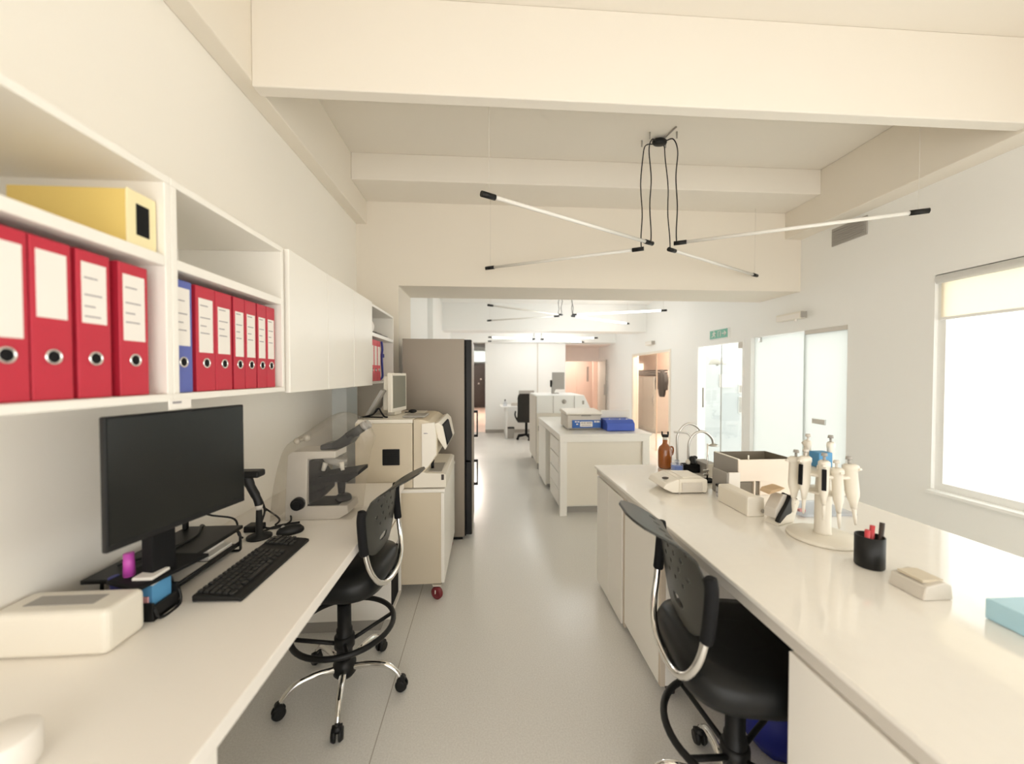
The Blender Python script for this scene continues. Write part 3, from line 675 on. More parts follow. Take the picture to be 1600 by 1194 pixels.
# small monitor on the analyzer
lm = thing('small_monitor', 'small white monitor standing on top of the analyzer', 'monitor', (-.66, 2.97, 1.215), radians(79), rot=None)
B(-.135, .135, 0, .035, .025, .315, bev=.006).build('casing', OFFW, lm, local=True)
B(-.115, .115, -.002, .001, .055, .295).build('screen', LCDS, lm, local=True)
MB().prism([(-.11, .04), (.11, .04), (.09, .29), (-.09, .29)], .03, .085, bev=.01).build('back_shell', OFFW, lm, local=True)
MB().box(-.06, .06, .01, .07, .0015, .03, bev=.004).build('foot', OFFW, lm, local=True)
tag(B(-.585, -.43, 2.72, 2.92, 1.2165, 1.23, bev=.004).build('keypad', GREYP), 'flat dark grey keypad lying on top of the analyzer', 'keypad')
tag(MB().sphere((-.575, 3.04, 1.2325), .03, 1.1, .6, .5).tube(smooth_path([(-.60, 3.04, 1.225), (-.64, 3.07, 1.222)]), .004).build('hand_mouse', BLACK), 'small black mouse behind the grey keypad on the analyzer', 'mouse')
tag(MB().prism([(-.87, 1.222), (-.845, 1.222), (-.735, 1.40), (-.755, 1.41)], 2.80, 3.08, bev=.003).build('folder', GREYP), 'grey folder leaning behind the small white monitor', 'folder')
tag(MB().tube(smooth_path([(-.87, 2.70, 1.222), (-.79, 2.72, 1.24), (-.755, 2.74, 1.28), (-.74, 2.76, 1.25), (-.72, 2.76, 1.222), (-.69, 2.72, 1.222)]), .006, 8)
    .tube(smooth_path([(-.86, 2.74, 1.222), (-.78, 2.69, 1.226), (-.71, 2.69, 1.223)]), .005, 8).build('monitor_cable', MATTE), 'black cables behind the small white monitor on the analyzer', 'cable')
# fridge
fr = thing('fridge', 'tall taupe grey fridge with a black edged door', 'fridge', (-.45, 3.82, 0))
FY0, FY1 = 3.51, 4.12
B(-.752, -.20, FY0, FY1, .03, 1.84, bev=.004).build('cabinet', FRIDGE, fr)
B(-.72, -.22, FY0+.02, FY1-.02, 0, .03).build('plinth', MATTE, fr)
B(-.20, -.188, FY0+.004, FY1-.004, .04, 1.835).build('door_seal', MATTE, fr)
for z0, z1 in ((.05, .72), (.73, 1.835)):
    d = B(-.188, -.135, FY0, FY1, z0, z1, bev=.006).build('door', BLACK, fr)
    B(-.136, -.131, FY0+.006, FY1-.006, z0+.004, z1-.004, bev=.002).build('door_face', FRIDGE, d)
    ha, hb = (.86, 1.14) if z0 > .5 else (.35, .62)
    MB().box(-.131, -.092, 4.05, 4.075, hb-.025, hb).box(-.131, -.092, 4.05, 4.075, ha, ha+.025).box(-.104, -.090, 4.05, 4.075, ha, hb, bev=.003).build('handle', BLACK, d)

# ================================================================== RIGHT BENCH
BX, BZ = .795, .86
wt = thing('lab_bench_top', 'long glossy white stone bench top on the right', 'worktop', (1.35, 1.2, BZ-.06))
B(BX-.012, 1.93, -.5, 2.735, BZ-.018, BZ, bev=.004).build('slab', QUARTZ, wt)
B(BX+.004, 1.92, -.5, 2.725, BZ-.062, BZ-.018, bev=.002).build('apron', LGREY, wt)
t = thing('bench_cabinet', 'white double door cabinet under the far end of right bench', 'cabinet', (1.05, 2.46, 0))
B(BX+.028, 1.38, 2.20, 2.72, .04, .797, bev=.002).build('body', LAM, t)
B(BX+.006, BX+.026, 2.47, 2.72, .03, .785, bev=.002).build('door', LAM, t); B(BX+.006, BX+.026, 2.215, 2.466, .03, .785, bev=.002).build('door', LAM, t)
B(BX+.012, BX+.026, 2.178, 2.207, .03, .79, bev=.002).build('edge_strip', EDGE, t)
B(BX+.07, 1.36, 2.22, 2.70, 0, .04).build('plinth', GREYP, t)
t = thing('mobile_pedestal', 'white pedestal on small casters under the middle of right bench', 'cabinet', (1.05, 1.95, 0))
B(BX+.03, 1.36, 1.70, 2.165, .075, .775, bev=.002).build('body', LAM, t)
B(BX+.006, BX+.028, 1.725, 2.165, .072, .775, bev=.002).build('door', LAM, t)
B(BX+.006, BX+.03, 1.70, 1.722, .072, .775, bev=.002).build('edge_strip', EDGE, t)
for x in (.87, 1.30):
    for y in (1.75, 2.12):
        k = B(x-.02, x+.02, y-.02, y+.02, .058, .075).build('caster', BLACK, t)
        MB().tube([(x-.013, y, .029), (x+.013, y, .029)], .028, 16).build('wheel', BROWNDK, k)
t = thing('bench_cabinet', 'white cabinet under the near end of right bench', 'cabinet', (1.05, .3, 0))
B(BX+.028, 1.5, -.4, .955, .04, .797, bev=.002).build('body', LAM, t)
B(BX+.006, BX+.026, .35, .955, .03, .785, bev=.002).build('door', LAM, t); B(BX+.006, BX+.026, -.4, .345, .03, .785, bev=.002).build('door', LAM, t)
B(BX+.07, 1.45, -.38, .93, 0, .04).build('plinth', GREYP, t)
t = thing('back_panel', 'white panel closing the knee space under right bench', 'panel', (1.6, 1.4, 0))
B(1.55, 1.575, .98, 2.72, .0, .797).build('board', LAM, t)
bb = thing('waste_bag', 'blue plastic bag under the right bench behind the stool', 'bag', (1.19, 1.48, 0))
rr = random.Random(5)
lp = []
for z, s_ in ((.002, .75), (.04, 1), (.10, 1.05), (.15, .95), (.20, .7), (.225, .35)):
    lp.append([(1.19+.115*s_*cos(2*pi*k/16)*rr.uniform(.9, 1.1), 1.48+.13*s_*sin(2*pi*k/16)*rr.uniform(.9, 1.1), z+rr.uniform(0, .012)) for k in range(16)])
MB().loft(lp).build('bag_body', BAGBLUE, bb)
MB().tube([(1.19, 1.48, .22), (1.18, 1.48, .26)], [.02, .045], 10).build('bag_neck', BAGBLUE, bb)

# things on the bench, from the far end
Z = BZ+.001
ab = thing('reagent_bottle', 'amber glass jug with a handle and black cap on far bench end', 'bottle', (1.256, 2.62, Z))
cx, cy = 1.256, 2.62
MB().lathe([(0, 0), (.040, 0), (.046, .006), (.047, .02), (.047, .125), (.040, .147), (.022, .165), (.017, .175), (.017, .20), (0, .20)], (cx, cy, Z)).build('jug', AMBER, ab)
MB().tube(smooth_path([(cx+.040, cy, Z+.148), (cx+.056, cy, Z+.143), (cx+.060, cy, Z+.12), (cx+.054, cy, Z+.095), (cx+.044, cy, Z+.09)]), .006, 10).build('handle', AMBER, ab)
MB().cyl((cx, cy, Z+.198), (cx, cy, Z+.218), .017).build('neck_ring', OFFW, ab)
MB().lathe([(0, .218), (.022, .218), (.024, .235), (.013, .237), (0, .237)], (cx, cy, Z)).box(cx-.027, cx-.018, cy-.006, cy+.006, Z+.228, Z+.258, bev=.003).box(cx+.016, cx+.026, cy-.006, cy+.006, Z+.228, Z+.256, bev=.003).build('cap', BLACK, ab)
bv = thing('reagent_bottle', 'small clear bottle of blue liquid in front of the amber jug', 'bottle', (1.262, 2.46, Z))
CLEARB = clear('clear_plastic', (.90, .92, .96), .12, dif=.15, difcol=(.9, .92, .96))
MB().box(1.231, 1.293, 2.43, 2.49, Z, Z+.068, bev=.006).build('bottle', CLEARB, bv)
MB().box(1.235, 1.289, 2.434, 2.486, Z+.003, Z+.055, bev=.005).build('liquid', BLUEL, bv)
MB().cyl((1.262, 2.46, Z+.068), (1.262, 2.46, Z+.09), .014).build('neck', CLEARB, bv)
# balance
ba = thing('lab_scale', 'flat cream laboratory balance with a sloped front pad', 'scale', (1.13, 2.12, Z))
MB().prism([(1.055, .868), (1.215, .868), (1.22, .90), (1.215, .940), (1.055, .945)], 2.03, 2.235, bev=.005).build('body', OFFW, ba)
MB().prism([(.965, .895), (1.02, .868), (1.056, .868), (1.056, .945), (.985, .92)], 2.03, 2.235, bev=.007).build('sloped_front', PALE, ba)
B(1.07, 1.185, 2.024, 2.032, .876, .926, bev=.002).build('side_panel', LGREY, ba)
MB().sphere((1.01, 2.10, .934), .018, 1.1, .8, .3).build('button', BROWNDK, ba)
MB().box(1.09, 1.20, 2.06, 2.21, .9425, .947, bev=.003).build('weighing_plate', PALE, ba)
for x in (1.06, 1.205):
    for y in (2.045, 2.22): MB().cyl((x, y, Z), (x, y, .87), .01).build('foot', GREYP, ba)
# tap / dispenser with two bent tubes
tp = thing('bench_tap', 'curved double metal tubes rising from a black valve block', 'tap', (1.36, 2.50, Z))
ty = 2.50
B(1.32, 1.425, ty-.035, ty+.035, Z, Z+.055, bev=.006).build('block', MATTE, tp)
kn = MB().lathe([(0, 0), (.026, 0), (.03, .012), (.02, .026), (.022, .042), (.012, .052), (0, .053)], (1.385, ty-.01, Z+.055), 14).build('valve_knob', BLACK, tp)
MB().sphere((1.40, ty-.01, Z+.098), .016, 1.2, .9, .8).build('knob_lever', BLACK, kn)
MB().sphere((1.352, ty-.012, Z+.068), .018, .8, 1, 1.1).build('valve_body', OFFW, tp)
MB().tube(smooth_path([(1.362, ty, Z+.05), (1.362, ty, Z+.15), (1.368, ty, Z+.205), (1.395, ty, Z+.25), (1.44, ty, Z+.272), (1.485, ty, Z+.262), (1.525, ty, Z+.225), (1.535, ty, Z+.19)]), .0085, 12).build('curved_tube', STEEL, tp)
MB().tube(smooth_path([(1.302, ty+.03, Z+.02), (1.298, ty+.03, Z+.15), (1.30, ty+.03, Z+.24), (1.335, ty+.03, Z+.30), (1.38, ty+.03, Z+.322), (1.43, ty+.03, Z+.305), (1.462, ty+.03, Z+.272)]), .008, 12).build('curved_tube', STEEL, tp)
MB().tube(smooth_path([(1.27, ty+.02, Z+.268), (1.32, ty+.02, Z+.265), (1.36, ty+.01, Z+.26), (1.378, ty, Z+.235)]), .006, 10).build('cross_tube', STEEL, tp)
MB().lathe([(0, 0), (.03, .0), (.033, .006), (.022, .014), (.008, .018), (0, .018)], (1.537, ty, Z+.172), 20).build('spray_disc', STEEL, tp)
MB().cyl((1.302, ty+.03, Z), (1.302, ty+.03, Z+.025), .016).build('tube_socket', STEEL, tp)
ph = thing('clamp_stand', 'thin steel clamp stand with black foot beside the open white case', 'stand', (1.36, 2.24, Z))
B(1.31, 1.40, 2.225, 2.31, Z, Z+.012, bev=.004).build('foot', MATTE, ph)
MB().tube([(1.352, 2.26, Z+.01), (1.352, 2.26, Z+.235)], .005, 10).build('rod', CHROME, ph)
MB().box(1.325, 1.36, 2.253, 2.267, Z+.04, Z+.05, bev=.003).box(1.325, 1.36, 2.253, 2.267, Z+.065, Z+.074, bev=.003).build('clamp', STEEL, ph)
gb = thing('metal_box', 'small grey box with pale edge behind the balance', 'box', (1.42, 2.44, Z))
B(1.428, 1.505, 2.38, 2.55, Z, Z+.075, bev=.003).build('body', GREYP, gb)
MB().box(1.426, 1.507, 2.373, 2.38, Z, Z+.079, bev=.002).build('front_rim', OFFW, gb)
vi = thing('sample_vial', 'small clear vial with dark cap between balance and cream box', 'vial', (1.24, 1.97, Z))
MB().lathe([(0, 0), (.018, 0), (.02, .004), (.02, .045), (.014, .055), (0, .055)], (1.256, 1.98, Z)).build('jar', CLEARB, vi)
MB().box(1.236, 1.276, 1.968, 1.992, Z+.055, Z+.068, bev=.004).build('cap', BLACK, vi)
# big open case
oc = thing('open_case', 'large open white case with brown inside at back of bench', 'case', (1.55, 2.09, Z))
yf, yb_ = 1.99, 2.21; x0, x1 = 1.365, 1.69; zt = 1.055
B(x0, x1, yf, yf+.008, Z+.075, zt, bev=.002).build('front_panel', ACRW, oc)
B(x0+.09, x0+.098, yf-.001, yf+.02, Z, Z+.076).box(x1-.2, x1, yf, yf+.008, Z, Z+.076).build('front_leg', ACRW, oc)
MB().box(x0-.001, x0+.007, yf+.008, yb_, Z, zt, bev=.001).build('side_panel', GREYP, oc)
MB().prism([(yf, zt-.0), (yb_, zt), (yb_, zt+.004), (yf, zt+.004)], x0-.003, x0+.01, 'x').build('side_rim', PALE, oc)
B(x1-.008, x1, yf+.008, yb_, Z, zt, bev=.001).build('side_panel', BROWNG, oc)
B(x0, x1, yb_, yb_+.008, Z, zt, bev=.001).build('rear_panel', BROWNG, oc)
B(x0+.008, x1-.008, yf+.009, yb_, Z, Z+.07, bev=.002).build('inner_tray', BROWNG, oc)
MB().tube([(x0+.055, yf-.002, zt-.002), (x0+.055, yf-.002, zt+.025)], .004, 8).build('corner_pin', PALE, oc)
hb = thing('card_holder', 'grey and white upright holder against the side of the case', 'holder', (1.32, 2.02, Z))
B(1.285, 1.295, 1.965, 2.10, Z, Z+.13, bev=.002).build('side_plate', GREYP, hb)
B(1.295, 1.358, 1.962, 1.972, Z, Z+.132, bev=.002).build('front_plate', LABEL, hb)
B(1.332, 1.36, 1.958, 1.964, Z+.035, Z+.043).build('latch', GREYP, hb)
# elongated cream box
lb = thing('long_box', 'elongated cream box lying in front of the open case', 'box', (1.25, 1.8, Z))
MB().prism([(1.207, Z), (1.287, Z), (1.28, Z+.083), (1.268, Z+.088), (1.212, Z+.088), (1.207, Z+.08)], 1.705, 1.92, bev=.003).build('body', OFFW, lb)
MB().prism([(1.205, Z), (1.290, Z), (1.284, Z+.085), (1.27, Z+.091), (1.21, Z+.091), (1.205, Z+.083)], 1.688, 1.705, bev=.003).build('end_cap', PALE, lb)
MB().cyl((1.277, 1.6875, Z+.025), (1.277, 1.683, Z+.025), .009).build('end_screw', GREYP, lb)
# black and white tape dispenser
td = thing('tape_dispenser', 'black and white angled tape dispenser in front of the pipette stand', 'dispenser', (1.30, 1.62, Z), radians(20))
def P2(l): return [(x, z) for x, z in l]
MB().prism([(-.05, 0), (.06, 0), (.065, .01), (.105, .085), (.085, .10), (.06, .085), (.01, .055), (-.04, .012)], -.03, .03, bev=.003).build('body', OFFW, td, local=True)
MB().prism([(-.06, .02), (-.045, .012), (.0, .04), (.03, .045), (.062, .085), (.055, .112), (.03, .125), (.0, .085), (-.04, .045)], -.037, -.020, bev=.003).build('cheek', BLACK, td, local=True)
MB().prism([(-.055, .03), (-.03, .04), (.03, .122), (.0, .128), (-.05, .07)], -.02, .03, bev=.003).build('hood', LGREY, td, local=True)
MB().tube([(.03, 0, .122), (.09, 0, .098), (.108, 0, .085)], .007, 8).build('cutter_bar', MATTE, td, local=True)
MB().cyl((.108, -.012, .085), (.108, .012, .085), .010).build('roller', BROWNDK, td, local=True)
tag(MB().prism([(1.24, Z+.131), (1.29, Z+.145), (1.315, Z+.157), (1.30, Z+.16), (1.25, Z+.147)], 1.60, 1.66).build('card_scrap', TANC), 'tan scrap of card lying on the tape dispenser hood', 'card')
dsh = thing('glass_dish', 'flat pale dish with red tab behind the pipette stand', 'dish', (1.6, 1.75, Z))
B(1.45, 1.72, 1.66, 1.86, Z, Z+.012, bev=.004).build('tray', CLEARB, dsh)
B(1.47, 1.50, 1.70, 1.72, Z+.012, Z+.022).build('red_tab', PINK, dsh)
# pipette stand and pipettes
sx_, sy_ = 1.352, 1.45
ps = thing('pipette_stand', 'white round pipette stand on the right bench', 'stand', (sx_, sy_, Z))
MB().lathe([(0, 0), (.118, 0), (.122, .004), (.120, .012), (.112, .016), (.03, .020), (0, .02)], (sx_, sy_, Z), 40).build('base', OFFW, ps)
MB().lathe([(0, .018), (.032, .018), (.028, .03), (.027, .20), (.022, .29), (0, .29)], (sx_, sy_, Z), 24).build('column', OFFW, ps)
MB().lathe([(.024, .255), (.098, .262), (.102, .268), (.098, .274), (.024, .275)], (sx_, sy_, Z), 36).build('carousel', OFFW, ps)
MB().lathe([(.026, .185), (.07, .188), (.07, .196), (.026, .198)], (sx_, sy_, Z), 30).build('lower_ring', OFFW, ps)
pl = [(170, .0, 'on the left of the stand, facing the box', 0, 0), (195, .015, 'with a long black window, left of the front one', 1, .012), (228, 0, 'with a dark window, hanging at the front of the column', 1, .006),
      (253, .01, 'tilted outwards on the right of the stand', 0, -.02), (286, .0, 'rightmost on the stand', 0, -.006), (78, .0, 'slim one behind on the left, half hidden', 0, .05), (35, 0, 'slim one behind on the right, half hidden', 0, .05)]
for i, (a, tl, l, win, dz) in enumerate(pl):
    a = radians(a); r0 = .112
    px_, py_ = sx_+r0*cos(a), sy_+r0*sin(a)
    t = thing('pipette', 'pale pipette ' + l, 'pipette', (px_, py_, Z+.10+dz), a, 'pipettes on the stand')
    slim = i > 4; k = .75 if slim else 1
    t.rotation_euler = (0, -radians(6 if i in (3, 4) else 2), a)
    MB().loft([[(.018*k*s_*cos(q)*1.3+dx, .016*k*s_*sin(q), z) for q in [2*pi*j/16 for j in range(16)]] for z, s_, dx in ((.058, .42, 0), (.085, .62, 0), (.105, .92, 0), (.12, 1.0, 0), (.20, 1.0, 0), (.206, 1.22, .003), (.220, 1.18, .003), (.226, .8, .002))]).build('body', OFFW, t, local=True)
    MB().tube([(0, 0, .06), (0, 0, .03), (0, 0, .0)], [.0075*k, .006*k, .0035*k], 12).build('shaft', OFFW, t, local=True)
    MB().prism([(.012, .196), (.038, .206), (.036, .213), (.012, .214)], -.006, .006, bev=.002).build('finger_hook', OFFW, t, local=True)
    MB().tube([(0, 0, .22), (0, 0, .245)], .0045, 10).tube([(0, 0, .243), (0, 0, .254)], [.0105, .009], 14).build('plunger', LGREY if i % 2 else GREYP, t, local=True)
    if win: MB().box(.021*k, .0275*k, -.0075, .0075, .115, .195, bev=.002).build('window', MATTE, t, local=True)
tag(B(1.355, 1.415, 1.475, 1.525, Z+.2765, Z+.338, bev=.003).build('tip_box', BLUEC), 'small blue box sitting on top of the pipette stand', 'box')
# pen cup
pcx, pcy = 1.315, 1.225
pcup = thing('pen_cup', 'black pen cup on the right bench', 'cup', (pcx, pcy, Z))
MB().lathe([(0, 0), (.039, 0), (.041, .004), (.041, .105), (.038, .106), (.037, .012), (0, .012)], (pcx, pcy, Z), 24).build('cup', BLACK, pcup)
for dx, dy, tx, ty2, m, l, h in ((-.01, 0, -.02, -.01, REDPEN, 'red marker leaning left in the black pen cup', .128), (.012, .01, .02, .01, REDPEN, 'red pen in the middle of the black pen cup', .135), (.02, -.012, .045, .0, BROWNDK, 'dark pen leaning right in the black pen cup', .148)):
    tag(MB().tube([(pcx+dx, pcy+dy, Z+.013), (pcx+tx, pcy+ty2, Z+h)], .0075, 10).build('pen', m), l, 'pen', 'pens in the black cup')
rk = thing('tube_rack', 'low tan rack on the bench right of the pen cup', 'rack', (1.31, 1.07, Z))
MB().prism([(1.265, Z), (1.36, Z), (1.355, Z+.042), (1.335, Z+.052), (1.275, Z+.04)], 1.02, 1.12, bev=.004).build('body', LGREY, rk)
B(1.28, 1.345, 1.035, 1.105, Z+.045, Z+.053).build('top_plate', TAN, rk)
ki = thing('reagent_carton', 'pale blue carton cut off by the right picture edge', 'carton', (1.43, .84, Z))
B(1.345, 1.50, .79, .94, Z, Z+.055, bev=.004).build('carton', SKYB, ki)
B(1.347, 1.498, .789, .7905, Z+.01, Z+.03).build('paper_band', LABEL, ki)

# ================================================================== ISLAND
IZ = .88; IX0, IX1, IY0, IY1 = .785, 1.765, 4.04, 5.73
it = thing('island_bench', 'white island bench with legs and drawers in the back room', 'bench', (1.27, 4.9, 0))
B(IX0-.01, IX1+.02, IY0-.012, IY1, IZ-.025, IZ, bev=.003).build('worktop', ISLAND, it)
MB().box(IX0, IX1, IY0, IY0+.05, IZ-.085, IZ-.025).box(IX0, IX0+.03, IY0+.0505, IY1, IZ-.075, IZ-.025).box(IX1-.03, IX1, IY0+.0505, IY1, IZ-.075, IZ-.025).build('frame_rail', ISLAND, it)
for x in (IX0, IX1-.075):
    for y in (IY0, IY1-.08): B(x, x+.075, y+.001, y+.07, 0, IZ-.0855, bev=.002).build('leg', ISLAND, it)
B(IX0+.075, IX1-.075, IY0+.035, IY0+.05, .10, IZ-.085).build('end_panel', OFFW, it)
dr = thing('drawer_pedestal', 'white four drawer unit in the near end of the island', 'drawer unit', (1.05, 4.4, 0))
B(IX0+.02, 1.45, IY0+.09, 4.68, .07, .80, bev=.002).build('body', ISLAND, dr)
for i in range(4): B(IX0-.002, IX0+.018, IY0+.092, 4.678, .085+i*.18, .255+i*.18, bev=.004).build('drawer', ISLAND, dr)
B(IX0+.06, 1.4, IY0+.11, 4.66, 0, .07).build('plinth', GREYP, dr)
kc = thing('island_cabinet', 'white door cabinet in the far end of the island', 'cabinet', (1.1, 5.3, 0))
B(IX0+.06, 1.5, 5.02, 5.08, .05, .80).build('inner_panel', OFFW, kc)
B(IX0+.02, 1.5, 5.08, 5.64, .05, .80, bev=.002).build('body', ISLAND, kc)
B(IX0-.002, IX0+.018, 5.06, 5.645, .04, .80, bev=.003).build('door', ISLAND, kc)
for y in (5.12, 5.60): MB().tube([(IX0+.05, y, .025), (IX0+.08, y, .025)], .025, 12).build('caster', GREYP, kc)
# centrifuge
ce = thing('centrifuge', 'grey white centrifuge with blue control panel on the island', 'centrifuge', (1.12, 4.55, IZ))
B(.93, 1.325, 4.36, 4.76, IZ+.012, IZ+.17, bev=.012).build('housing', LGREY, ce)
MB().prism([(4.345, IZ+.175), (4.77, IZ+.175), (4.77, IZ+.20), (4.70, IZ+.222), (4.40, IZ+.205), (4.345, IZ+.19)], .915, 1.335, 'x', bev=.005).build('lid', PALE, ce)
MB().lathe([(0, 0), (.055, .0), (.055, .014), (0, .014)], (1.15, 4.355, IZ+.158), 20, 1, .3).build('lid_latch', GREYP, ce)
cp = B(.985, 1.318, 4.348, 4.362, IZ+.022, IZ+.112, bev=.002).build('control_panel', BLUEP, ce)
ds = MB().box(1.075, 1.22, 4.3455, 4.349, IZ+.036, IZ+.096).m(1)
for i, (a, b_) in enumerate(((1.085, 1.11), (1.115, 1.14), (1.15, 1.21), (1.09, 1.2))): ds.box(a, b_, 4.345, 4.3456, IZ+(.075 if i < 3 else .052), IZ+(.085 if i < 3 else .058))
ds.build('display', [LABEL, INK], cp)
bt = MB()
for x, z in ((1.015, .088), (1.045, .088), (1.03, .06)): bt.box(x, x+.022, 4.3455, 4.349, IZ+z, IZ+z+.012)
bt.box(1.24, 1.262, 4.3455, 4.349, IZ+.084, IZ+.104).box(1.268, 1.305, 4.3455, 4.349, IZ+.084, IZ+.104); bt.build('buttons', LABEL, cp)
B(.935, 1.32, 4.352, 4.36, IZ+.008, IZ+.018).build('bottom_trim', GREYP, ce)
for x in (.97, 1.29):
    for y in (4.40, 4.72): MB().cyl((x, y, IZ), (x, y, IZ+.014), .018).build('foot', GREYP, ce)
# blue device with white lid
bd = thing('block_heater', 'blue bench device with a raised white lid on the island', 'device', (1.52, 4.35, IZ))
MB().prism([(4.20, IZ+.004), (4.50, IZ+.004), (4.50, IZ+.125), (4.26, IZ+.125), (4.20, IZ+.09)], 1.345, 1.665, 'x', bev=.008).build('housing', BLUED, bd)
B(1.35, 1.70, 4.46, 4.49, IZ+.125, IZ+.215, bev=.006).build('lid', PALE, bd)
B(1.36, 1.65, 4.505, 4.60, IZ+.003, IZ+.12, bev=.01).build('rear_housing', PALE, bd)
for x in (1.40, 1.52, 1.60): MB().sphere((x, 4.29, IZ+.127), .008).build('stud', LABEL, bd)
# floor standing analyzer beyond the island
wa = thing('floor_analyzer', 'big white floor standing analyzer beyond the island', 'analyzer', (1.25, 6.55, 0))
B(.80, 1.62, 6.06, 7.0, .10, .90, bev=.006).build('lower_housing', PALE, wa)
MB().prism([(.80, .90), (1.70, .90), (1.56, 1.185), (.80, 1.185)], 6.05, 6.98, bev=.006).build('upper_housing', WHITE, wa)
B(.787, .80, 6.08, 6.98, .12, 1.17, bev=.003).build('side_door', LGREY, wa)
for x in (1.06, 1.40): B(x, x+.006, 6.044, 6.05, .90, 1.18).build('panel_gap', GREYP, wa)
MB().lathe([(0, 0), (.034, 0), (.036, .008), (.0, .008)], (0, 0, 0), 18).build('round_port', GREYP, wa, local=True).matrix_local = Matrix.Translation(Vector((1.235, 6.045, 1.085))-Vector((1.25, 6.55, 0))) @ Matrix.Rotation(pi/2, 4, 'X')
B(1.53, 1.56, 6.043, 6.05, 1.04, 1.10, bev=.002).build('switch', GREYP, wa)
B(.82, .86, 6.045, 6.06, .62, .70, bev=.003).build('latch', GREYP, wa)
for x in (.84, 1.56):
    for y in (6.12, 6.92): MB().tube([(x, y, 0), (x, y, .10)], [.028, .02], 12).build('foot', GREYP, wa)
tm = thing('touch_monitor', 'grey monitor seen from behind above the white analyzer', 'monitor', (1.25, 6.6, 1.185))
B(1.14, 1.355, 6.60, 6.63, 1.26, 1.555, bev=.006).build('casing', GREYP, tm)
MB().prism([(1.13, 1.20), (1.17, 1.20), (1.20, 1.26), (1.15, 1.34), (1.13, 1.34)], 6.59, 6.64, bev=.004).build('neck', GREYP, tm)
B(1.13, 1.25, 6.56, 6.66, 1.1865, 1.20, bev=.003).build('foot', GREYP, tm)
B(1.105, 1.135, 6.59, 6.63, 1.30, 1.42, bev=.004).build('side_grip', MATTE, tm)

# ================================================================== FAR WALL DESK
fd = thing('office_desk', 'white desk with round legs against the far wall', 'desk', (.8, 9.4, 0))
B(.34, 1.6, 9.0, 9.72, .735, .757, bev=.01).build('top', WHITE, fd)
for x, y in ((.47, 9.05), (1.5, 9.05), (.47, 9.66), (1.5, 9.66)): MB().cyl((x, y, 0), (x, y, .735), .028).build('leg', WHITE, fd)
oc2 = thing('office_chair', 'black high back office chair at the far desk', 'chair', (.93, 8.86, 0))
MB().loft([[(.93+w*cos(q), 8.70+.035*sin(q)-.02*((z-.5)/.6), z) for q in [2*pi*j/20 for j in range(20)]] for z, w in ((.42, .21), (.45, .235), (.70, .225), (.98, .225), (1.05, .21), (1.08, .17))]).build('backrest', COAT, oc2)
MB().loft([[(.93+w*cos(q), 8.97+w*1.05*sin(q), z) for q in [2*pi*j/20 for j in range(20)]] for z, w in ((.42, .19), (.44, .235), (.49, .235), (.51, .20))]).build('seat', COAT, oc2)
MB().cyl((.93, 8.93, .10), (.93, 8.93, .42), .03).build('column', MATTE, oc2)
for k in range(5):
    a = radians(-80+72*k); l_ = MB().tube([(.93, 8.93, .11), (.93+.24*cos(a), 8.93+.24*sin(a), .075)], [.026, .018], 10).build('leg', MATTE, oc2)
    MB().sphere((.93+.24*cos(a), 8.93+.24*sin(a), .032), .032).build('caster', MATTE, l_)
for sx in (-1, 1): MB().tube(smooth_path([(.93+sx*.22, 8.95, .46), (.93+sx*.26, 8.95, .56), (.93+sx*.26, 8.86, .64), (.93+sx*.25, 8.98, .645)]), .018, 8).build('armrest', MATTE, oc2)
om = thing('office_monitor', 'dark desktop monitor on the far desk behind the chair', 'monitor', (.98, 9.45, .757))
B(.80, 1.18, 9.45, 9.48, .85, 1.12, bev=.005).build('casing', GREYP, om)
B(.96, 1.02, 9.47, 9.49, .765, .9).build('neck', GREYP, om); B(.89, 1.09, 9.40, 9.54, .758, .77, bev=.003).build('foot', GREYP, om)
wb = thing('waste_bin', 'dark grey waste bin under the far desk', 'bin', (.66, 9.15, 0))
MB().loft([[(.64+a*cx_-.08, 9.15+a*cy_, z) for cx_, cy_ in ((-1, -1), (1, -1), (1, 1), (-1, 1))] for z, a in ((.002, .085), (.235, .105))], smooth=False).build('bucket', GREYP, wb)
MB().box(.455, .665, 9.045, 9.255, .235, .25, bev=.004).build('rim', MATTE, wb)
fl = thing('spray_bottle', 'small clear bottle with dark cap on far desk', 'bottle', (.44, 9.3, .757))
MB().lathe([(0, 0), (.045, 0), (.047, .06), (.02, .10), (.018, .12), (0, .12)], (.45, 9.25, .758)).build('bottle', CLEARB, fl)
MB().cyl((.45, 9.25, .878), (.45, 9.25, .915), .018).build('cap', MATTE, fl)
tag(B(.60, .76, 9.2, 9.36, .758, .83, bev=.004).build('desk_box', LGREY), 'small grey box on the far desk left of the chair', 'box')

# corridor furniture
cb = thing('dark_cupboard', 'dark brown cupboard at the end of the left corridor', 'cupboard', (-.4, 17.8, 0))
B(-.84, -.66, 17.6, 18.1, .003, 1.80, bev=.004).build('side_tower', MATTE, cb); B(-.655, -.06, 17.6, 18.1, .003, 2.02, bev=.004).build('body', BROWNDK, cb)
MB().cyl((-.35, 17.59, 1.1), (-.35, 17.60, 1.1), .03).cyl((-.25, 17.59, 1.3), (-.25, 17.60, 1.3), .035).build('knob', OFFW, cb)

